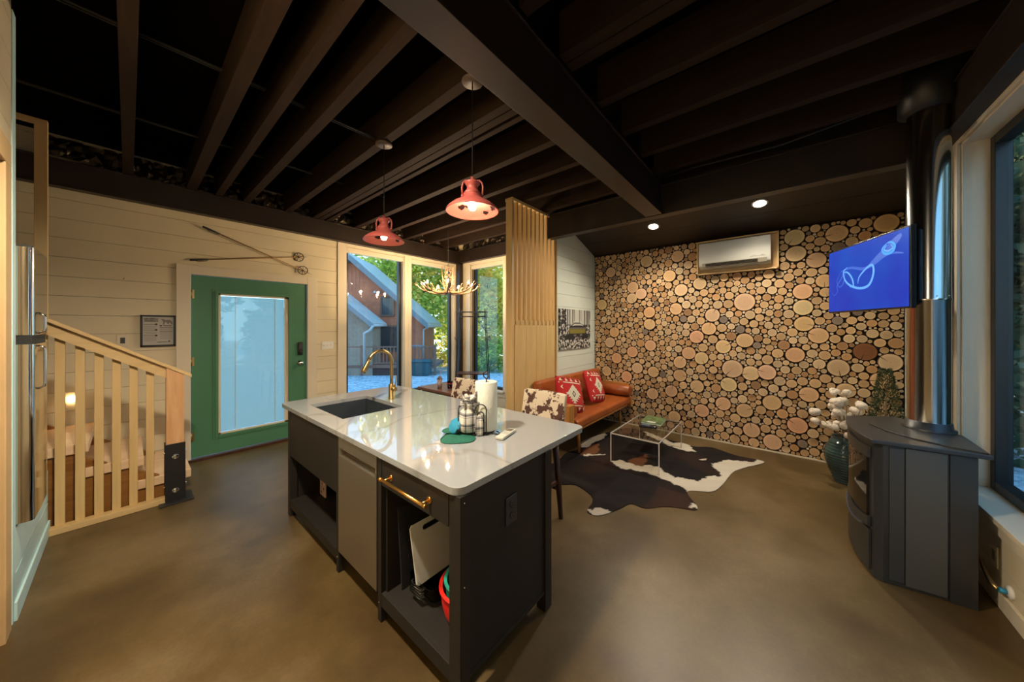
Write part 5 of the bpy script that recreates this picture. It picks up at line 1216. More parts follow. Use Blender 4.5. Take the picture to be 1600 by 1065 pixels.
def rug():
    # rounded outline (Catmull-Rom), then grid cells inside + outline rim
    n = len(RUG); out = []
    for i in range(n):
        p0, p1, p2, p3 = [Vector(RUG[(i+k) % n]) for k in (-1, 0, 1, 2)]
        for q in range(6):
            t = q/6; out.append(tuple(0.5*((2*p1)+(p2-p0)*t+(2*p0-5*p1+4*p2-p3)*t*t+(3*p1-p0-3*p2+p3)*t**3)))
    import bmesh
    s = .0125; bm = bmesh.new(); pts = list(out)
    from mathutils.geometry import delaunay_2d_cdt
    grid = [(x*s, y*s) for x in range(int(2.3/s), int(5.05/s)) for y in range(int(.0/s), int(2.25/s)) if pip((x*s, y*s), out)]
    V = [Vector(p) for p in out]+[Vector(p) for p in grid]
    vv, ee, ff, *_ = delaunay_2d_cdt(V, [(i, (i+1) % len(out)) for i in range(len(out))], [list(range(len(out)))], 1, 1e-6)
    cols = []; vs_ = []
    for v in vv:
        h = mnoise.noise(Vector((v.x*18, v.y*18, 0)))*.030; h2 = mnoise.noise(Vector((v.x*60, v.y*60, 3)))*.012
        p = (v.x+h+h2, v.y+mnoise.noise(Vector((v.x*18, v.y*18, 9)))*.030+h2)
        g = mnoise.noise(Vector((v.x*2.2, v.y*2.2, 5))); g2 = mnoise.noise(Vector((v.x*7+v.y*4, v.y*3, 1)))
        c = (.009+.022*max(0, g+.05)+.006*g2, .006+.009*max(0, g+.05)+.002*g2, .0065+.003*max(0, g))
        if any(pip(p, w) for w in TN): c = (.13, .05, .02)
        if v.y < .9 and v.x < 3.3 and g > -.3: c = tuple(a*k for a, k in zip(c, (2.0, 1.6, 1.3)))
        if any(pip(p, w) for w in WH): c = (.52+.05*g2, .47+.05*g2, .38+.04*g2)
        cols.append(tuple(max(.004, q) for q in c)); vs_.append((v.x, v.y, .006+.0025*mnoise.noise(Vector((v.x*9, v.y*9, 2)))+.004*max(0, mnoise.noise(Vector((v.x*1.5, v.y*1.5, 7))))))
    me = bpy.data.meshes.new('cowhide_rug'); c0 = Vector((3.7, 1.2, 0)); me.from_pydata([tuple(Vector(v)-c0) for v in vs_], [], [list(f) for f in ff])
    a = me.color_attributes.new('col', 'FLOAT_COLOR', 'POINT'); a.data.foreach_set('color', [x for c in cols for x in (*c, 1)])
    hm = attrmat('hide', r=.8, bump=.5, bscale=160); hm.node_tree.nodes['Principled BSDF'].inputs['Specular IOR Level'].default_value = .18; me.materials.append(hm); me.polygons.foreach_set('use_smooth', [True]*len(me.polygons)); bm.free()
    o = bpy.data.objects.new('cowhide_rug', me); COL.objects.link(o); place(o, Matrix.Translation(c0), None)
    md = o.modifiers.new('solid', 'SOLIDIFY'); md.thickness = .004; md.offset = -1
    tag(o, 'dark brown and white cowhide rug on the concrete under the clear table', 'rug')
rug()

# ============================================================ acrylic coffee table
acr = mat('clear_acrylic', (0.97, 0.98, 0.98), 0.01, trans=1.0, ior=1.12)
acre = mat('acrylic_edge', (0.80, 0.74, 0.68), 0.15, trans=.3, ior=1.3)
ac = thing('coffee_table', 'clear acrylic waterfall coffee table standing on the cowhide rug', 'coffee table', (4.04, 1.23, 0.0))
X0, X1, Y0, Y1, ZZ, T = 3.545, 4.53, .975, 1.495, .342, .012
pc = glass_pane('acrylic_sheet', (0.94, 0.93, 0.91), 1.0)
def sheet(name, x0, x1, y0, y1, z0, z1):
    m = MB(); m.box(x0, x1, y0, y1, z0, z1); return m.build(name, pc, ac)
sheet('top', X0, X1, Y0, Y1, ZZ-T, ZZ); sheet('side_panel', X0, X0+T, Y0, Y1, .012, ZZ-T); sheet('side_panel', X1-T, X1, Y0, Y1, .012, ZZ-T)
m = MB()
e = .0035
for y in (Y0, Y1):
    m.bar((X0, y, ZZ-T/2), (X1, y, ZZ-T/2), e*1.6, T*1.05); 
    for x in (X0+T/2, X1-T/2): m.bar((x, y, .012), (x, y, ZZ-T), e*2, T*.9, (0, 1, 0))
for x in (X0, X1): m.bar((x, Y0, ZZ-T/2), (x, Y1, ZZ-T/2), e, T)
for x in (X0, X1): m.bar((x, Y0, .014), (x, Y1, .014), .003, .004)
m.build('polished_edge', acre, ac)
r = thing('coffee_table_book', 'green landscape book lying on the clear coffee table', 'book', (4.30, 1.24, ZZ))
Mx = Matrix.Translation((4.30, 1.245, ZZ)) @ Matrix.Rotation(math.radians(4), 4, 'Z')
m = MB(); m.box(-.165, .165, -.118, .118, .0, .004, 0, Mx); m.box(-.165, .165, -.118, .118, .024, .028, 0, Mx); m.box(-.165, .165, .114, .118, .004, .024, 0, Mx)
cv = m.build('cover', mat('landscape_cover', (0.10, 0.16, 0.06), .3, noise=.9, nscale=26), r)
m = MB(); m.box(-.160, .160, -.114, .112, .004, .024, 0, Mx); m.build('pages', mat('page_edges', (.50, .62, .50), .7), r)
m = MB(); m.box(-.16, -.10, -.05, .05, .0281, .0285, 0, Mx); m.build('cover_photo', mat('book_white', (.5, .5, .42), .5), cv)
r = thing('game_controller_case', 'small black glossy case lying beside the green book', 'case', (4.02, 1.235, ZZ))
Mx = Matrix.Translation((4.01, 1.225, ZZ)) @ Matrix.Rotation(math.radians(-75), 4, 'Z')
m = MB(); m.box(-.10, .10, -.045, .045, .0, .030, 0, Mx); m.build('body', mat('gloss_black', (.012, .014, .02), .15), r, bevel=.012, seg=3)
m = MB(); m.box(-.07, .02, -.020, .020, .0302, .033, 0, Mx); m.build('label_plate', mat('cool_grey', (.10, .13, .18), .25), r, bevel=.001)

# ============================================================ air conditioner in its wooden surround
bxs = thing('air_conditioner_surround', 'light plywood box frame around the wall air conditioner', 'frame', (5.10, .46, 2.265))
m = MB(); y0, y1, z0, z1 = .02, .90, 2.265, 2.72; w = .018
for bb in ((y0, y0+w, z0, z1), (y1-w, y1, z0, z1), (y0, y1, z0, z0+w), (y0, y1, z1-w, z1)): m.box(5.065, 5.15, bb[0], bb[1], bb[2], bb[3])
m.build('frame', birch, bxs, bevel=.002)
m = MB(); m.box(5.125, 5.15, y0+w, y1-w, z0+w, z1-w); m.build('back_panel', birch, bxs)
aircon = thing('air_conditioner', 'white wall-mounted air conditioner high on the log wall', 'air conditioner', (5.03, .475, 2.33))
m = MB(); pr_ = [(5.124, 2.335), (5.06, 2.332), (5.005, 2.365), (4.985, 2.42), (4.985, 2.62), (5.0, 2.672), (5.03, 2.685), (5.124, 2.685)]
m.prism([(a, .095, c) for a, c in pr_], (0, .765, 0)); m.build('case', mat('aircon_white', (.56, .57, .53), .4), aircon, bevel=.006, seg=3)
m = MB(); m.prism([(5.012, .13, 2.345), (4.998, .13, 2.352), (4.981, .13, 2.402), (4.985, .13, 2.404)], (0, .69, 0)); m.build('louvre', mat('louvre_grey', (.34, .31, .24), .4), aircon)
m = MB()
for k in range(3): m.prism([(4.994-k*.006, .22, 2.357+k*.014), (4.990-k*.006, .22, 2.365+k*.014), (4.994-k*.006, .22, 2.366+k*.014)], (0, .56, 0))
m.build('slot', rubber, aircon)
m = MB(); m.box(4.9835, 4.985, .14, .30, 2.425, 2.429); m.box(4.9835, 4.985, .16, .19, 2.435, 2.440); m.box(4.9835, 4.985, .24, .28, 2.436, 2.440); m.build('small_lettering', mat('print_grey', (.25, .24, .2), .6), aircon)

# ============================================================ television
A = Vector((4.115, -.335)); B_ = Vector((3.305, -.655)); zt = 2.225; zb = 1.675
d2v = (B_-A); Wd = d2v.length; ux = Vector((d2v.x, d2v.y, 0)).normalized(); nrm_ = Vector((-ux.y, ux.x, 0)); 
if nrm_.y < 0: nrm_ = -nrm_
tv = thing('television', 'flat television showing a blue smoky swirl, tilted out beside the flue', 'television', ((A.x+B_.x)/2, (A.y+B_.y)/2, zb))
O3 = Vector((A.x, A.y, zb)); H = zt-zb
def TP(u, w, d=0): return O3+ux*(Wd*u)+Vector((0, 0, H*w))+nrm_*d
m = MB(); m.prism([TP(0, 0), TP(1, 0), TP(1, 1), TP(0, 1)], -nrm_*.028); m.build('case', mat('tv_black', (.008, .008, .01), .25), tv, bevel=.003)
scm, nt, b = nodes('tv_screen'); b.inputs['Base Color'].default_value = (.001, .002, .01, 1); b.inputs['Roughness'].default_value = .35; b.inputs['Specular IOR Level'].default_value = .1
t = nt.nodes.new('ShaderNodeTexCoord'); n_ = nt.nodes.new('ShaderNodeTexNoise'); n_.inputs['Scale'].default_value = 2.2; nt.links.new(t.outputs['Object'], n_.inputs['Vector'])
cr = nt.nodes.new('ShaderNodeValToRGB'); nt.links.new(n_.outputs['Fac'], cr.inputs[0]); e_ = cr.color_ramp.elements; e_[0].position = .3; e_[0].color = (.014, .030, .42, 1); e_[1].position = .7; e_[1].color = (.005, .085, .52, 1)
nt.links.new(cr.outputs[0], b.inputs['Emission Color']); b.inputs['Emission Strength'].default_value = .40
fu, fv = .012/Wd, .012/H
m = MB(); m.prism([TP(fu, fv, .001), TP(1-fu, fv, .001), TP(1-fu, 1-fv, .001), TP(fu, 1-fv, .001)], nrm_*.001); scr = m.build('screen', scm, tv)
def glow(name, col, s): return mat(name, (0, 0, 0), .5, emit=col, es=s)
def ribbon(pts, w0, mt, name, d=.003):
    m = MB(); N = len(pts)*8; P2 = []
    n = len(pts)
    for i in range(n-1):
        p0, p1, p2, p3 = [Vector(pts[min(max(i+k, 0), n-1)]) for k in (-1, 0, 1, 2)]
        for q in range(10): t = q/10; P2.append(.5*((2*p1)+(p2-p0)*t+(2*p0-5*p1+4*p2-p3)*t*t+(3*p1-p0-3*p2+p3)*t**3))
    P2.append(Vector(pts[-1])); vs_ = []
    for i, p in enumerate(P2):
        a = P2[max(i-1, 0)]; c = P2[min(i+1, len(P2)-1)]; tt = Vector(((c-a).x*Wd, (c-a).y*H)); tt.normalize(); nn = Vector((-tt.y/Wd, tt.x/H)); w = w0*math.sin(PI*(i+.6)/(len(P2)+.2))**.5
        vs_ += [TP(*(p+nn*w), d), TP(*(p-nn*w), d)]
    m.add(vs_, [(2*i, 2*i+1, 2*i+3, 2*i+2) for i in range(len(P2)-1)]); m.build(name, mt, scr)
g1 = glow('smoke_pale', (.045, .16, .38), 1.0); g2 = glow('smoke_dim', (.006, .045, .24), 1.0); g3 = glow('smoke_cyan', (.008, .14, .34), 1.0)
ribbon([(.06, .33), (.10, .28), (.15, .34), (.14, .42), (.20, .52), (.26, .62), (.24, .46), (.18, .40), (.14, .50), (.20, .64)], .006, g2, 'smoke_trail', .0030)
ribbon([(.30, .68), (.24, .62), (.27, .48), (.36, .38), (.48, .33), (.58, .36), (.63, .50), (.62, .62), (.55, .60), (.46, .50), (.44, .40)], .010, g1, 'smoke_trail', .0040)
ribbon([(.24, .62), (.30, .60), (.36, .50), (.38, .38), (.33, .38)], .008, g1, 'smoke_trail', .0036)
ribbon([(.20, .64), (.34, .66), (.52, .60), (.66, .66), (.80, .72), (.94, .68)], .012, g2, 'smoke_trail', .0026)
ribbon([(.56, .60), (.66, .68), (.76, .76), (.86, .86), (.92, .92)], .030, g2, 'smoke_haze', .0022)
ribbon([(.78, .86), (.73, .80), (.76, .73), (.83, .73), (.86, .80), (.82, .86), (.78, .86)], .010, g3, 'smoke_ring', .0046)
ribbon([(.78, .84), (.75, .79), (.79, .755), (.84, .78), (.82, .83)], .006, g1, 'smoke_ring', .0050)
# wall arm
p0 = Vector((3.95, -.98, 1.95)); p1 = TP(.5, .5, -.03)
m = MB(); m.box(3.90, 4.02, -.98, -.965, 1.83, 2.07); m.bar(p0+Vector((0, .02, 0)), (4.12, -.74, 1.95), .04, .05); m.bar((4.12, -.74, 1.95), p1, .04, .05); m.prism([TP(.38, .3, -.029), TP(.62, .3, -.029), TP(.62, .7, -.029), TP(.38, .7, -.029)], -nrm_*.012); m.build('wall_bracket', blackm, tv)

# ============================================================ stove with flue
sv = thing('wood_stove', 'black curved-front wood stove with steel flue beside the big window', 'stove', (3.25, -.65, 0))
sm = mat('stove_black', (0.022, 0.024, 0.025), .36, noise=.15, nscale=3); sg = mat('stove_side_grey', (0.055, 0.058, 0.056), .34)
def bulge(a, b_, h, n=14):
    a = Vector(a); b_ = Vector(b_); d_ = (b_-a); nn = Vector((-d_.y, d_.x)).normalized()
    if nn.y < 0: nn = -nn
    return [a+d_*t+nn*h*4*t*(1-t) for t in [i/n for i in range(n+1)]]
FL, FR = (3.560, -.400), (2.950, -.428)      # front edge, far to near
front = bulge(FL, FR, .04)
body = [Vector((3.77, -.66)), Vector((3.57, -.42))]+bulge((3.545, -.41), (2.965, -.44), .035)+[Vector((2.945, -.475)), Vector((2.985, -.825)), Vector((3.35, -.860))]
body = [p for p in body]
def pr3(poly, z0, z1): m = MB(); m.prism([(p.x, p.y, z0) for p in poly], (0, 0, z1-z0)); return m
pr3(body, .0, .835).build('body', sm, sv, bevel=.004)
topp = [Vector((3.79, -.665)), Vector((3.58, -.392))]+bulge((3.565, -.388), (2.915, -.424), .040)+[Vector((2.925, -.47)), Vector((2.955, -.868)), Vector((3.38, -.885))]
tp = pr3(topp, .838, .862); tpo = tp.build('top_plate', sm, sv, bevel=.004)
m = MB(); cc = Vector((3.70, -1.10)); 
arcp = [(3.43+.47*math.cos(a), -.75+.36*math.sin(a)) for a in [PI*.52+PI*.62*i/16 for i in range(17)]]
m.prism([(3.60, -.70, .8625)]+[(x, y, .8625) for x, y in [(3.52, -.52), (3.36, -.48), (3.20, -.53), (3.09, -.62), (3.01, -.74), (2.975, -.86)]]+[(3.36, -.875, .8625)], (0, 0, .007)); m.build('raised_plate', sm, tpo, bevel=.002)
# side panels facing the camera: grey panel between black grooves
def sidep(t0, t1, z0, z1, mt, name, off=.006, th=.008):
    a = Vector((2.945, -.475)); b_ = Vector((2.985, -.825)); d_ = b_-a; nn = Vector((d_.y, -d_.x)).normalized()
    if nn.x > 0: nn = -nn
    p = [a+d_*t0, a+d_*t1]; m = MB(); m.prism([(p[0].x, p[0].y, z0), (p[1].x, p[1].y, z0), (p[1].x, p[1].y, z1), (p[0].x, p[0].y, z1)], (nn.x*th, nn.y*th, 0)); return m.build(name, mt, sv, bevel=.001)
sidep(.07, .24, .03, .825, mat('stove_side_dark', (.030, .034, .036), .36), 'side_strip'); sidep(.255, .70, .02, .832, sg, 'side_panel'); sidep(.725, 1.0, .0, .832, sm, 'side_panel')
# door glass and ash drawer on the curved front
def curved(h, z0, z1, t0, t1, lift, mt, name, th=.010, sag=0):
    pts = bulge((3.545, -.41), (2.965, -.44), h, 24); ins = pts[int(24*t0):int(24*t1)+1]; m = MB(); n = len(ins); o = [(p.x, p.y+lift) for p in ins]; i_ = [(p.x, p.y+lift+th) for p in ins]
    def zz(k, z): return z-sag*4*(k/(n-1))*(1-k/(n-1))
    vs_ = [(x, y, zz(k, z0)) for k, (x, y) in enumerate(o)]+[(x, y, zz(k, z1)) for k, (x, y) in enumerate(o)]+[(x, y, zz(k, z0)) for k, (x, y) in enumerate(i_)]+[(x, y, zz(k, z1)) for k, (x, y) in enumerate(i_)]
    fs = []
    for k in range(n-1): fs += [(k, k+1, n+k+1, n+k), (2*n+k, 3*n+k, 3*n+k+1, 2*n+k+1), (n+k, n+k+1, 3*n+k+1, 3*n+k), (k, 2*n+k, 2*n+k+1, k+1)]
    fs += [(0, n, 3*n, 2*n), (n-1, 3*n-1, 4*n-1, 2*n-1)]; m.add(vs_, fs); return m.build(name, mt, sv)
dg = curved(.035, .36, .73, .10, .92, .001, mat('stove_glass', (.006, .006, .006), .06), 'door_glass')
curved(.035, .73, .80, .02, .98, .002, sm, 'door_frame', .014); curved(.035, .30, .36, .02, .98, .002, sm, 'door_frame', .014, .03)
curved(.035, .03, .28, .02, .98, .001, sm, 'ash_drawer', .010); curved(.035, .285, .30, .1, .9, .008, mat('stove_handle_blue', (.05, .055, .075), .25), 'door_handle', .016, .03)
px_, py_ = 3.435, -.755
m = MB(); m.lathe([(.118, .869), (.118, .880), (.104, .886), (.100, .925), (.001, .925)], (px_, py_, 0), 40); m.build('flue_collar', sm, sv)
m = MB(); m.lathe([(.094, .90), (.094, 1.72), (.0965, 1.723), (.0965, 1.735), (.094, 1.738), (.094, 2.98)], (px_, py_, 0), 48); fl_ = m.build('flue_pipe', flue, sv)
m = MB(); m.lathe([(.0955, .925), (.0955, .931)], (px_, py_, 0), 48)
for a in (3.3, 4.0, 4.6): m.ball((px_+.094*math.cos(a), py_+.094*math.sin(a), 1.75), .004, 5)
m.build('pipe_band', chrome, fl_)
m = MB(); m.lathe([(.095, 2.98), (.135, 3.0), (.135, 3.36), (.125, 3.36), (.125, 3.01), (.095, 2.985)], (px_, py_, 0), 36); m.build('ceiling_sleeve', blackm, sv)

# ============================================================ things under the big window
plate('power_outlet', 3.185, -.94, .245, .075, .12, 1, 'outlet plate under the big window beside the stove', 'power outlet', trimc, 'Y', 1, toggle=False)
m = MB(); m.box(2.2, 3.15, -.939, -.925, .395, .44); tag(m.build('cable_cover', trimc, bevel=.004), 'white cable cover strip under the sill of the big window', 'cable cover')
gv = thing('gas_valve', 'gas valve with red handle and blue collar low under the big window', 'valve', (3.1, -.92, .1))
m = MB(); m.lathe([(.001, 0), (.035, 0), (.03, .012), (.001, .014)], (3.015, -.94, .135), 20, 0, Matrix.Rotation(-PI/2, 4, 'X')); m.build('wall_flange', whiteplastic, gv)
m = MB(); m.tube([(3.015, -.925, .135), (3.015, -.90, .135)], .013, 12); m.build('collar', mat('valve_blue', (.02, .25, .45), .4), gv)
m = MB(); m.tube([(3.015, -.90, .135), (3.05, -.885, .14), (3.12, -.885, .175), (3.18, -.89, .20), (3.26, -.90, .19)], .010, 10); m.build('pipe', brass, gv)
m = MB(); m.bar((3.16, -.87, .215), (3.235, -.87, .245), .012, .018); m.build('valve_handle', mat('valve_red', (.45, .01, .02), .4), gv)

# ============================================================ vase with dried flowers and the small evergreen
vs2 = thing('ribbed_vase', 'tall ribbed teal vase on the floor between the stove and the log wall', 'vase', (4.60, -.50, 0))
tealm = mat('teal_glaze', (.028, .055, .053), .12, noise=.5, nscale=7)
prof = [(.001, 0), (.085, 0)]
for i in range(60):
    z = i/59*.40; rr = .090+.075*math.sin(min(1, z/.36)*PI*.62)**1.1-(max(0, z-.30)*.35); prof.append((rr+.0035*math.sin(i*1.55), .004+z))
prof += [(.105, .425), (.095, .44), (.108, .455), (.100, .455), (.085, .44), (.09, .40), (.001, .38)]
m = MB(); m.lathe(prof, (4.60, -.50, 0), 48); m.build('vase_body', tealm, vs2)
# dried cotton and pale flowers
cot = mat('cotton_white', (.66, .58, .48), .95, bump=.8, nscale=60); dry = mat('dry_stem', (.20, .13, .08), .9)
bq = thing('dried_flower_bouquet', 'bunch of pale dried cotton flowers standing in the teal vase', 'flowers', (4.60, -.50, .40))
rnd = random.Random(5)
m = MB(); heads = []
for k in range(26):
    a = rnd.uniform(0, 2*PI); s = rnd.uniform(.05, .26); h_ = rnd.uniform(.50, .90); 
    x = 4.60+s*math.cos(a)-.06; y = -.50+s*math.sin(a)*.9+.05
    if h_ > .72: y = min(y, -.42)+.0
    if y < -.80: y = -.75
    x = min(x, 4.98); heads.append((x, y, h_)); m.tube([(4.60, -.50, .40), (4.60*.5+x*.5, -.5*.5+y*.5+.0, .45+.4*(h_-.45)), (x, y, h_)], .0028, 5)
m.build('stems', dry, bq)
for (x, y, z) in heads:
    m = MB()
    for q in range(5):
        a = rnd.uniform(0, 6.28); m.ball((x+.018*math.cos(a+q*1.25), y+.018*math.sin(a+q*1.25), z+rnd.uniform(-.012, .012)), rnd.uniform(.024, .036), 6)
    m.build('flower_head', cot, bq)
cyp = thing('small_evergreen', 'small cone-shaped potted evergreen behind the stove', 'potted plant', (4.70, -.80, 0))
m = MB(); m.lathe([(.001, 0), (.10, 0), (.135, .28), (.145, .28), (.145, .31), (.125, .31), (.12, .27), (.001, .27)], (4.72, -.78, 0), 32); m.build('pot', mat('dark_pot', (.05, .05, .045), .6), cyp)
m = MB(); m.tube([(4.72, -.78, .26), (4.72, -.78, .95)], [.014, .005], 8); m.build('trunk', dry, cyp)
m = MB()
for k in range(5200):
    z = .34+rnd.random()**1.15*.80; f = 1-(z-.34)/.80; R_ = (.035+.125*f**.8)*(.35+.65*rnd.random()**.4); a = rnd.uniform(0, 6.28)
    p = Vector((4.72+R_*math.cos(a)*1.0, min(-.78+R_*math.sin(a), 9), z)); p.y = max(p.y, -.955)
    d_ = Vector((math.cos(a)*.6+rnd.uniform(-.5, .5), math.sin(a)*.6+rnd.uniform(-.5, .5), 1.0)).normalized()*rnd.uniform(.014, .028); s_ = d_.cross(Vector((rnd.uniform(-1, 1), rnd.uniform(-1, 1), rnd.uniform(-1, 1)))).normalized()*.0035
    m.add([p-s_, p+s_, p+d_], [(0, 1, 2)])
m.build('foliage', mat('evergreen', (.045, .070, .028), .8, noise=.5, nscale=20), cyp)

# ============================================================ outside
FW = Vector((math.sin(YAW), math.cos(YAW), 0)); RT = Vector((math.cos(YAW), -math.sin(YAW), 0))
def gz(x, y):
    d_ = FW.x*x+FW.y*y
    return -.15 if d_ < 6 else -.15-.062*(d_-6)
gm, nt, b = nodes('grey_gravel'); t = nt.nodes.new('ShaderNodeTexCoord'); v_ = nt.nodes.new('ShaderNodeTexVoronoi'); v_.inputs['Scale'].default_value = 14; nt.links.new(t.outputs['Object'], v_.inputs['Vector'])
n_ = nt.nodes.new('ShaderNodeTexNoise'); n_.inputs['Scale'].default_value = 3.5; n_.inputs['Detail'].default_value = 8; nt.links.new(t.outputs['Object'], n_.inputs['Vector'])
cr = nt.nodes.new('ShaderNodeValToRGB'); mx_ = nt.nodes.new('ShaderNodeMixRGB'); mx_.inputs[0].default_value = .6; nt.links.new(v_.outputs['Color'], mx_.inputs[1]); nt.links.new(n_.outputs['Fac'], mx_.inputs[2])
nt.links.new(mx_.outputs[0], cr.inputs[0]); e_ = cr.color_ramp.elements; e_[0].position = .3; e_[0].color = (.16, .22, .26, 1); e_[1].position = .7; e_[1].color = (.52, .62, .66, 1)
nt.links.new(cr.outputs[0], b.inputs['Base Color']); b.inputs['Roughness'].default_value = .95
bp = nt.nodes.new('ShaderNodeBump'); bp.inputs['Strength'].default_value = .8; bp.inputs['Distance'].default_value = .03; nt.links.new(v_.outputs['Distance'], bp.inputs['Height']); nt.links.new(bp.outputs[0], b.inputs['Normal'])
m = MB(); N = 60; S = 1.6
vs_ = [(-40+i*S*1.25, -40+j*S*1.25, gz(-40+i*S*1.25, -40+j*S*1.25)) for i in range(N+1) for j in range(N+1)]
m.add(vs_, [(i*(N+1)+j, (i+1)*(N+1)+j, (i+1)*(N+1)+j+1, i*(N+1)+j+1) for i in range(N) for j in range(N)])
o = m.build('ground_gravel', gm, origin=(0, 0, -.15)); structure(o, 'gravel yard outside the windows', 'ground')
def E(px, D_, z): return FW*D_+RT*(D_*(px-800)/502.25)+Vector((0, 0, z))
def zy(py, D_): return 1.55-(py-510.5)/502.25*D_
plankr = wood('red_brown_cladding', (.62, .19, .095), (.44, .13, .065), 'X', 2.5, .7); plankd = wood('grey_brown_cladding', (.34, .25, .18), (.24, .17, .12), 'X', 2.5, .7)
roofm = mat('metal_roof', (.40, .40, .37), .45, noise=.12, nscale=2); deckw = wood('deck_timber', (.26, .12, .08), (.17, .08, .05), 'X', 3, .7)
wht = mat('gutter_white', (.50, .48, .45), .5)
lodge = thing('lodge', 'red-brown timber lodge with grey metal roof and railed deck across the gravel yard', 'house', E(600, 18, -.9))
# gable block in its own frame: gx along the facade, gd away from the viewer
PH = math.radians(-2); rot = Matrix.Rotation(-PH, 3, 'Z'); FX_ = rot @ RT; FD = rot @ FW
def gable(apex_px, apex_py, eave_px, eave_py, D_, depth, base, name_wall, wm, left_run=None, th=.25, over=.5):
    ap = E(apex_px, D_, zy(apex_py, D_)); 
    # eave point lies on the facade plane through the apex
    q = E(eave_px, 1, 0); k = ((ap-Vector((0, 0, ap.z))).dot(FD))/(q.dot(FD)); dd = k; ev = E(eave_px, dd, zy(eave_py, dd))
    run = (ev-ap).dot(FX_); drop = ap.z-ev.z; L_ = left_run or run
    a0 = Vector((ap.x, ap.y, 0)); P = lambda u, z, d_: a0+FX_*u+FD*d_+Vector((0, 0, z))
    w = MB(); ins = .92
    w.prism([P(-L_*ins, base, .0), P(run*ins, base, .0), P(run*ins, ap.z-drop*ins-th*.6, 0), P(0, ap.z-th*.6, 0), P(-L_*ins, ap.z-drop*ins*L_/run-th*.6, 0)], FD*depth)
    wall = w.build(name_wall, wm, lodge)
    rf = MB()
    for s, R_ in ((1, run), (-1, L_)):
        zz = ap.z-drop*R_/run
        rf.prism([P(0, ap.z, -over), P(s*R_, zz, -over), P(s*R_, zz-th, -over), P(0, ap.z-th, -over)], FD*(depth+2*over))
    roof = rf.build('roof', roofm, lodge); 
    rk = MB(); 
    for s, R_ in ((1, run), (-1, L_)):
        zz = ap.z-drop*R_/run; rk.prism([P(0, ap.z-.04, -over-.04), P(s*R_, zz-.04, -over-.04), P(s*R_, zz-th-.1, -over-.04), P(0, ap.z-th-.1, -over-.04)], FD*.05)
    rk.build('rake_board', mat('rake_grey', (.20, .22, .23), .6), roof)
    return P, wall, run, ap, drop
P, wall, run, ap, drop = gable(551, 398, 672, 504, 17.2, 2.6, -1.1, 'gable_wall', plankr)
# porch gable closer, lower left
P2_, wall2, run2, ap2, drop2 = gable(512, 444, 588, 505, 14.8, 1.0, -1.0, 'porch_wall', plankd, th=.15, over=.35)
for (u0, u1, z0, z1) in ((run*.36, run*.60, .3, 1.55), (run*.38, run*.52, 2.2, 3.1)):
    m = MB(); 
    for bb in ((u0-.09, u0, z0-.09, z1+.09), (u1, u1+.09, z0-.09, z1+.09), (u0, u1, z1, z1+.09), (u0, u1, z0-.09, z0)): m.prism([P(bb[0], bb[2], -.06), P(bb[1], bb[2], -.06), P(bb[1], bb[3], -.06), P(bb[0], bb[3], -.06)], FD*.08)
    wf = m.build('window', mat('lodge_trim', (.17, .10, .075), .6), lodge)
    m = MB(); m.prism([P(u0, z0, -.02), P(u1, z0, -.02), P(u1, z1, -.02), P(u0, z1, -.02)], FD*.04); m.build('pane', mat('lodge_glass', (.05, .07, .075), .08), wf)
m = MB(); m.prism([P(run*.86, -.2, -.03), P(run*1.0, -.2, -.03), P(run*1.0, 1.2, -.03), P(run*.86, 1.2, -.03)], FD*.05)
# gutter and downspout at the porch eave
g0 = P2_(run2*1.0, ap2.z-drop2-.10, -.35); m = MB(); m.tube([g0, g0+FX_*-.15+Vector((0, 0, -.22)), P2_(run2*.80, ap2.z-drop2-.45, -.25), P2_(run2*.80, -.4, -.25)], .06, 10); m.tube([g0+FD*-.02, g0+FD*1.6], .06, 10); m.build('downspout', wht, lodge)
g1_ = P(run*.985, ap.z-drop-.15, -.45); m = MB(); m.tube([g1_, g1_+FD*4.0], .08, 10); m.tube([g1_+FD*.5, P(run*.92, ap.z-drop-.4, -.1), P(run*.92, -.6, -.1)], .05, 10); m.build('downspout', wht, lodge)
for dx_ in (0, .22):
    m = MB(); m.ball(P(run*.30+dx_, 2.45+.95, -.15), .07, 8); m.build('floodlight', whiteplastic, lodge)
m = MB(); m.prism([P(run*.72, .42, -.05), P(run*.93, .42, -.05), P(run*.93, .58, -.05), P(run*.72, .58, -.05)], FD*.04); m.build('sign_board', mat('pale_blue_sign', (.25, .34, .40), .6), lodge)
# deck with railing in front
DK = lambda u, z, d_: P(u, z, -d_)
m = MB(); m.prism([DK(-6, -.36, 2.4), DK(run*1.18, -.36, 2.4), DK(run*1.18, -.22, 2.4), DK(-6, -.22, 2.4)], FD*2.4); m.build('deck', deckw, lodge)
m = MB(); m.prism([DK(-6, -1.3, 2.34), DK(run*.82, -1.3, 2.34), DK(run*.82, -.36, 2.34), DK(-6, -.36, 2.34)], FD*.08); m.build('deck_skirt', mat('deck_skirt_dark', (.07, .035, .028), .8), lodge)
rlg = MB(); rlg.bar(DK(-6, .62, 2.36), DK(run*1.18, .62, 2.36), .08, .06); rlg.bar(DK(-6, -.12, 2.36), DK(run*1.18, -.12, 2.36), .05, .05)
u = -6
while u < run*1.18: rlg.bar(DK(u, -.12, 2.36), DK(u, .6, 2.36), .045, .045, FX_); u += .16
for u in (-4.5, -3, -1.5, 0, 1.5, run*.8, run*1.18): rlg.bar(DK(u, -1.2, 2.36), DK(u, .70, 2.36), .11, .11, FX_)
rlg.build('deck_railing', deckw, lodge)
m = MB()
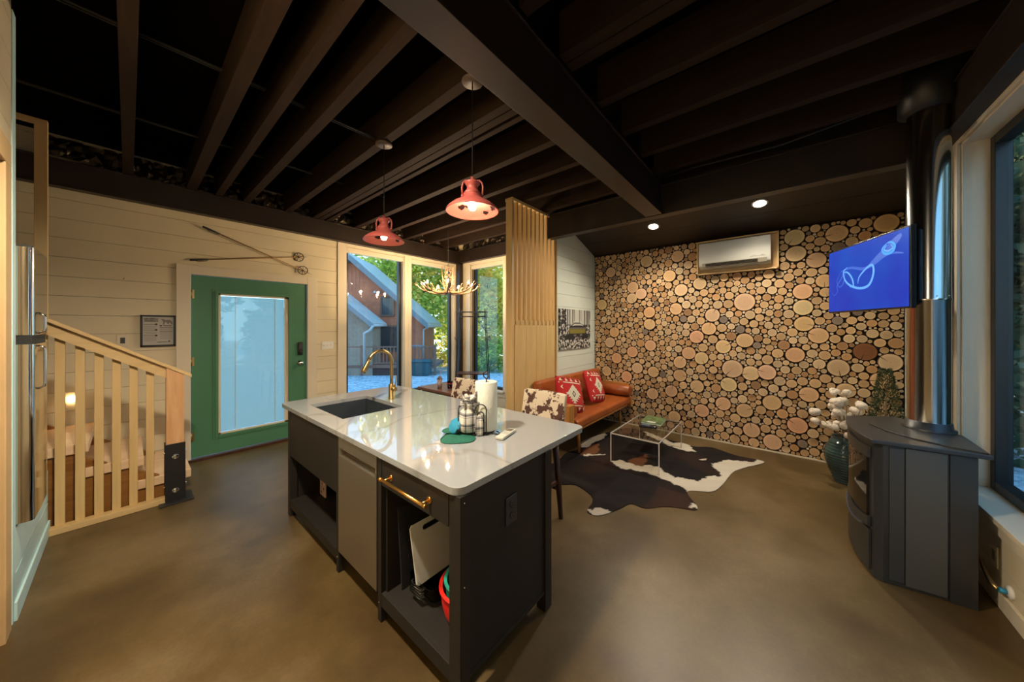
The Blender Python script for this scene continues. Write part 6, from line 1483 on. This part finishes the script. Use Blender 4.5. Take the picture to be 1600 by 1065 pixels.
for k in range(4): m.prism([DK(run*.80, -1.15+k*.24, 2.9-k*.14), DK(run*1.02, -1.15+k*.24, 2.9-k*.14), DK(run*1.02, -1.09+k*.24, 2.9-k*.14), DK(run*.80, -1.09+k*.24, 2.9-k*.14)], FD*.25)
m.build('deck_steps', deckw, lodge)
bn = thing('storage_bin', 'dark blue-green storage bin standing beside the lodge deck steps', 'bin', E(652, 14.6, -.75))
c = E(652, 14.6, 0); gz0_ = gz(c.x, c.y); m = MB(); m.prism([c+RT*-.5+Vector((0, 0, gz0_)), c+RT*.5+Vector((0, 0, gz0_)), c+RT*.55+Vector((0, 0, gz0_+.62)), c+RT*-.55+Vector((0, 0, gz0_+.62))], FW*.6); m.build('body', mat('bin_teal', (.012, .06, .075), .5), bn, bevel=.03)
m = MB(); m.prism([c+FW*-.04+RT*-.58+Vector((0, 0, gz0_+.62)), c+FW*-.04+RT*.58+Vector((0, 0, gz0_+.62)), c+FW*-.04+RT*.5+Vector((0, 0, gz0_+.72)), c+FW*-.04+RT*-.5+Vector((0, 0, gz0_+.72))], FW*.68); m.build('lid', mat('bin_lid', (.02, .09, .11), .5), bn, bevel=.02)
# trees
def leafmat(name, c1, c2, c3):
    m, nt, b = nodes(name); t = nt.nodes.new('ShaderNodeTexCoord'); n = nt.nodes.new('ShaderNodeTexNoise'); n.inputs['Scale'].default_value = .9; n.inputs['Detail'].default_value = 7; nt.links.new(t.outputs['Object'], n.inputs['Vector'])
    cr = nt.nodes.new('ShaderNodeValToRGB'); nt.links.new(n.outputs['Fac'], cr.inputs[0]); e = cr.color_ramp.elements; e[0].position = .35; e[0].color = (*c1, 1); e[1].position = .66; e[1].color = (*c3, 1); x = e.new(.5); x.color = (*c2, 1)
    tl = nt.nodes.new('ShaderNodeBsdfTranslucent'); mx = nt.nodes.new('ShaderNodeMixShader'); mx.inputs[0].default_value = .45; o = nt.nodes['Material Output']
    nt.links.new(cr.outputs[0], b.inputs['Base Color']); nt.links.new(cr.outputs[0], tl.inputs[0]); nt.links.new(b.outputs[0], mx.inputs[1]); nt.links.new(tl.outputs[0], mx.inputs[2]); nt.links.new(mx.outputs[0], o.inputs[0]); b.inputs['Roughness'].default_value = .7; return m
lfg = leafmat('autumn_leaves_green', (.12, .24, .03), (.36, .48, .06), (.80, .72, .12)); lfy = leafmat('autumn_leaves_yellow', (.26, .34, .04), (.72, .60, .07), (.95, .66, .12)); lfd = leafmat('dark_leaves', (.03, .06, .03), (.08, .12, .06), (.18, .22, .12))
treebark = mat('tree_bark', (.09, .065, .045), .9)
def crown(rnd, c, R_, n, mt, parent, sz):
    vs_ = []; clumps = [(Vector((rnd.gauss(0, .42), rnd.gauss(0, .42), rnd.gauss(0, .42))), rnd.uniform(.22, .42)) for _ in range(34)]
    for _ in range(n):
        q, s = rnd.choice(clumps); d_ = Vector((rnd.gauss(0, 1), rnd.gauss(0, 1), rnd.gauss(0, 1))).normalized()*s*rnd.random()**.35
        p = c+Vector(((q.x+d_.x)*R_[0], (q.y+d_.y)*R_[1], (q.z+d_.z)*R_[2])); a = Vector((rnd.gauss(0, 1), rnd.gauss(0, 1), rnd.gauss(0, .6))).normalized(); b_ = a.cross(Vector((rnd.gauss(0, 1), rnd.gauss(0, 1), rnd.gauss(0, 1)))).normalized(); s2 = sz*rnd.uniform(.6, 1.3)
        vs_ += [p-a*s2, p+b_*s2*.5, p+a*s2, p-b_*s2*.5]
    m = MB(); m.v = vs_; m.f = [[4*i, 4*i+1, 4*i+2, 4*i+3] for i in range(n)]; m.mi = [0]*n; m.sm = [False]*n
    return m.build('foliage', mt, parent)
def tree(px, D_, R_, zc, mt, lab, n=5200, sz=.17, seed=1, group=None, xy=None):
    rnd = random.Random(seed); p = Vector((xy[0], xy[1], 0)) if xy else E(px, D_, 0); g = gz(p.x, p.y)
    r = thing('tree', lab, 'tree', (p.x, p.y, g), group)
    m = MB(); m.tube([(p.x, p.y, g-.1), (p.x+.1, p.y, g+zc*.5), (p.x, p.y+.1, g+zc), (p.x+.1, p.y, g+zc+R_[2]*.6)], [.22, .17, .12, .05], 10)
    for k in range(7):
        a = rnd.uniform(0, 6.28); z = g+zc*rnd.uniform(.6, 1.1); m.tube([(p.x, p.y, z), (p.x+R_[0]*.35*math.cos(a), p.y+R_[1]*.35*math.sin(a), z+R_[2]*.25), (p.x+R_[0]*.75*math.cos(a), p.y+R_[1]*.75*math.sin(a), z+R_[2]*.45)], [.08, .05, .02], 7)
    m.build('trunk', treebark, r); crown(rnd, Vector((p.x, p.y, g+zc)), R_, n, mt, r, sz)
tree(664, 27, (5.2, 5.2, 5.2), 6.0, lfg, 'tall leafy green tree rising behind the lodge roof in the middle window', 9000, .20, 1)
tree(597, 34, (4.5, 4.5, 5.0), 8.0, lfg, 'tree top showing above the lodge gable in the left window', 5000, .24, 2)
tree(728, 35, (5.2, 5.2, 6.5), 6.5, lfy, 'golden green tree in line with the corner post of the dining corner', 7000, .17, 3)
tree(762, 20, (2.9, 2.9, 4.6), 3.3, lfy, 'golden yellow tree seen through the window behind the coat rack', 9000, .14, 4)
tree(808, 27, (4.2, 4.2, 6.0), 4.5, lfg, 'green and yellow tree partly behind the slatted divider', 7000, .16, 5)
rnd = random.Random(9)
for k, (px, D_, lab) in enumerate(((748, 17.5, 'low green shrub at the gravel edge, left one below the golden tree'), (772, 17.2, 'low green shrub at the gravel edge, right one below the golden tree'), (702, 22, 'low yellow shrub beyond the end of the lodge'))):
    p = E(px, D_, 0); g = gz(p.x, p.y); r = thing('shrub', lab, 'shrub', (p.x, p.y, g)); crown(rnd, Vector((p.x, p.y, g+.9)), (1.7, 1.5, 1.2), 3000, lfg if k < 2 else lfy, r, .09)
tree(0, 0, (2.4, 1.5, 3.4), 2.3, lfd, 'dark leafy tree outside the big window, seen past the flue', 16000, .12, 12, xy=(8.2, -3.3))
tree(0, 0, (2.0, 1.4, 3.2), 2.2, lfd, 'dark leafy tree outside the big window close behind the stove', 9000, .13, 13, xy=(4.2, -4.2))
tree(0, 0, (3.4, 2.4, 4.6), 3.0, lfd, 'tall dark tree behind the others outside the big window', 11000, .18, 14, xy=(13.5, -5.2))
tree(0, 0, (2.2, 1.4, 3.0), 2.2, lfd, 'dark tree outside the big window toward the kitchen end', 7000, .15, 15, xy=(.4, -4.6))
print('SCRIPT DONE')
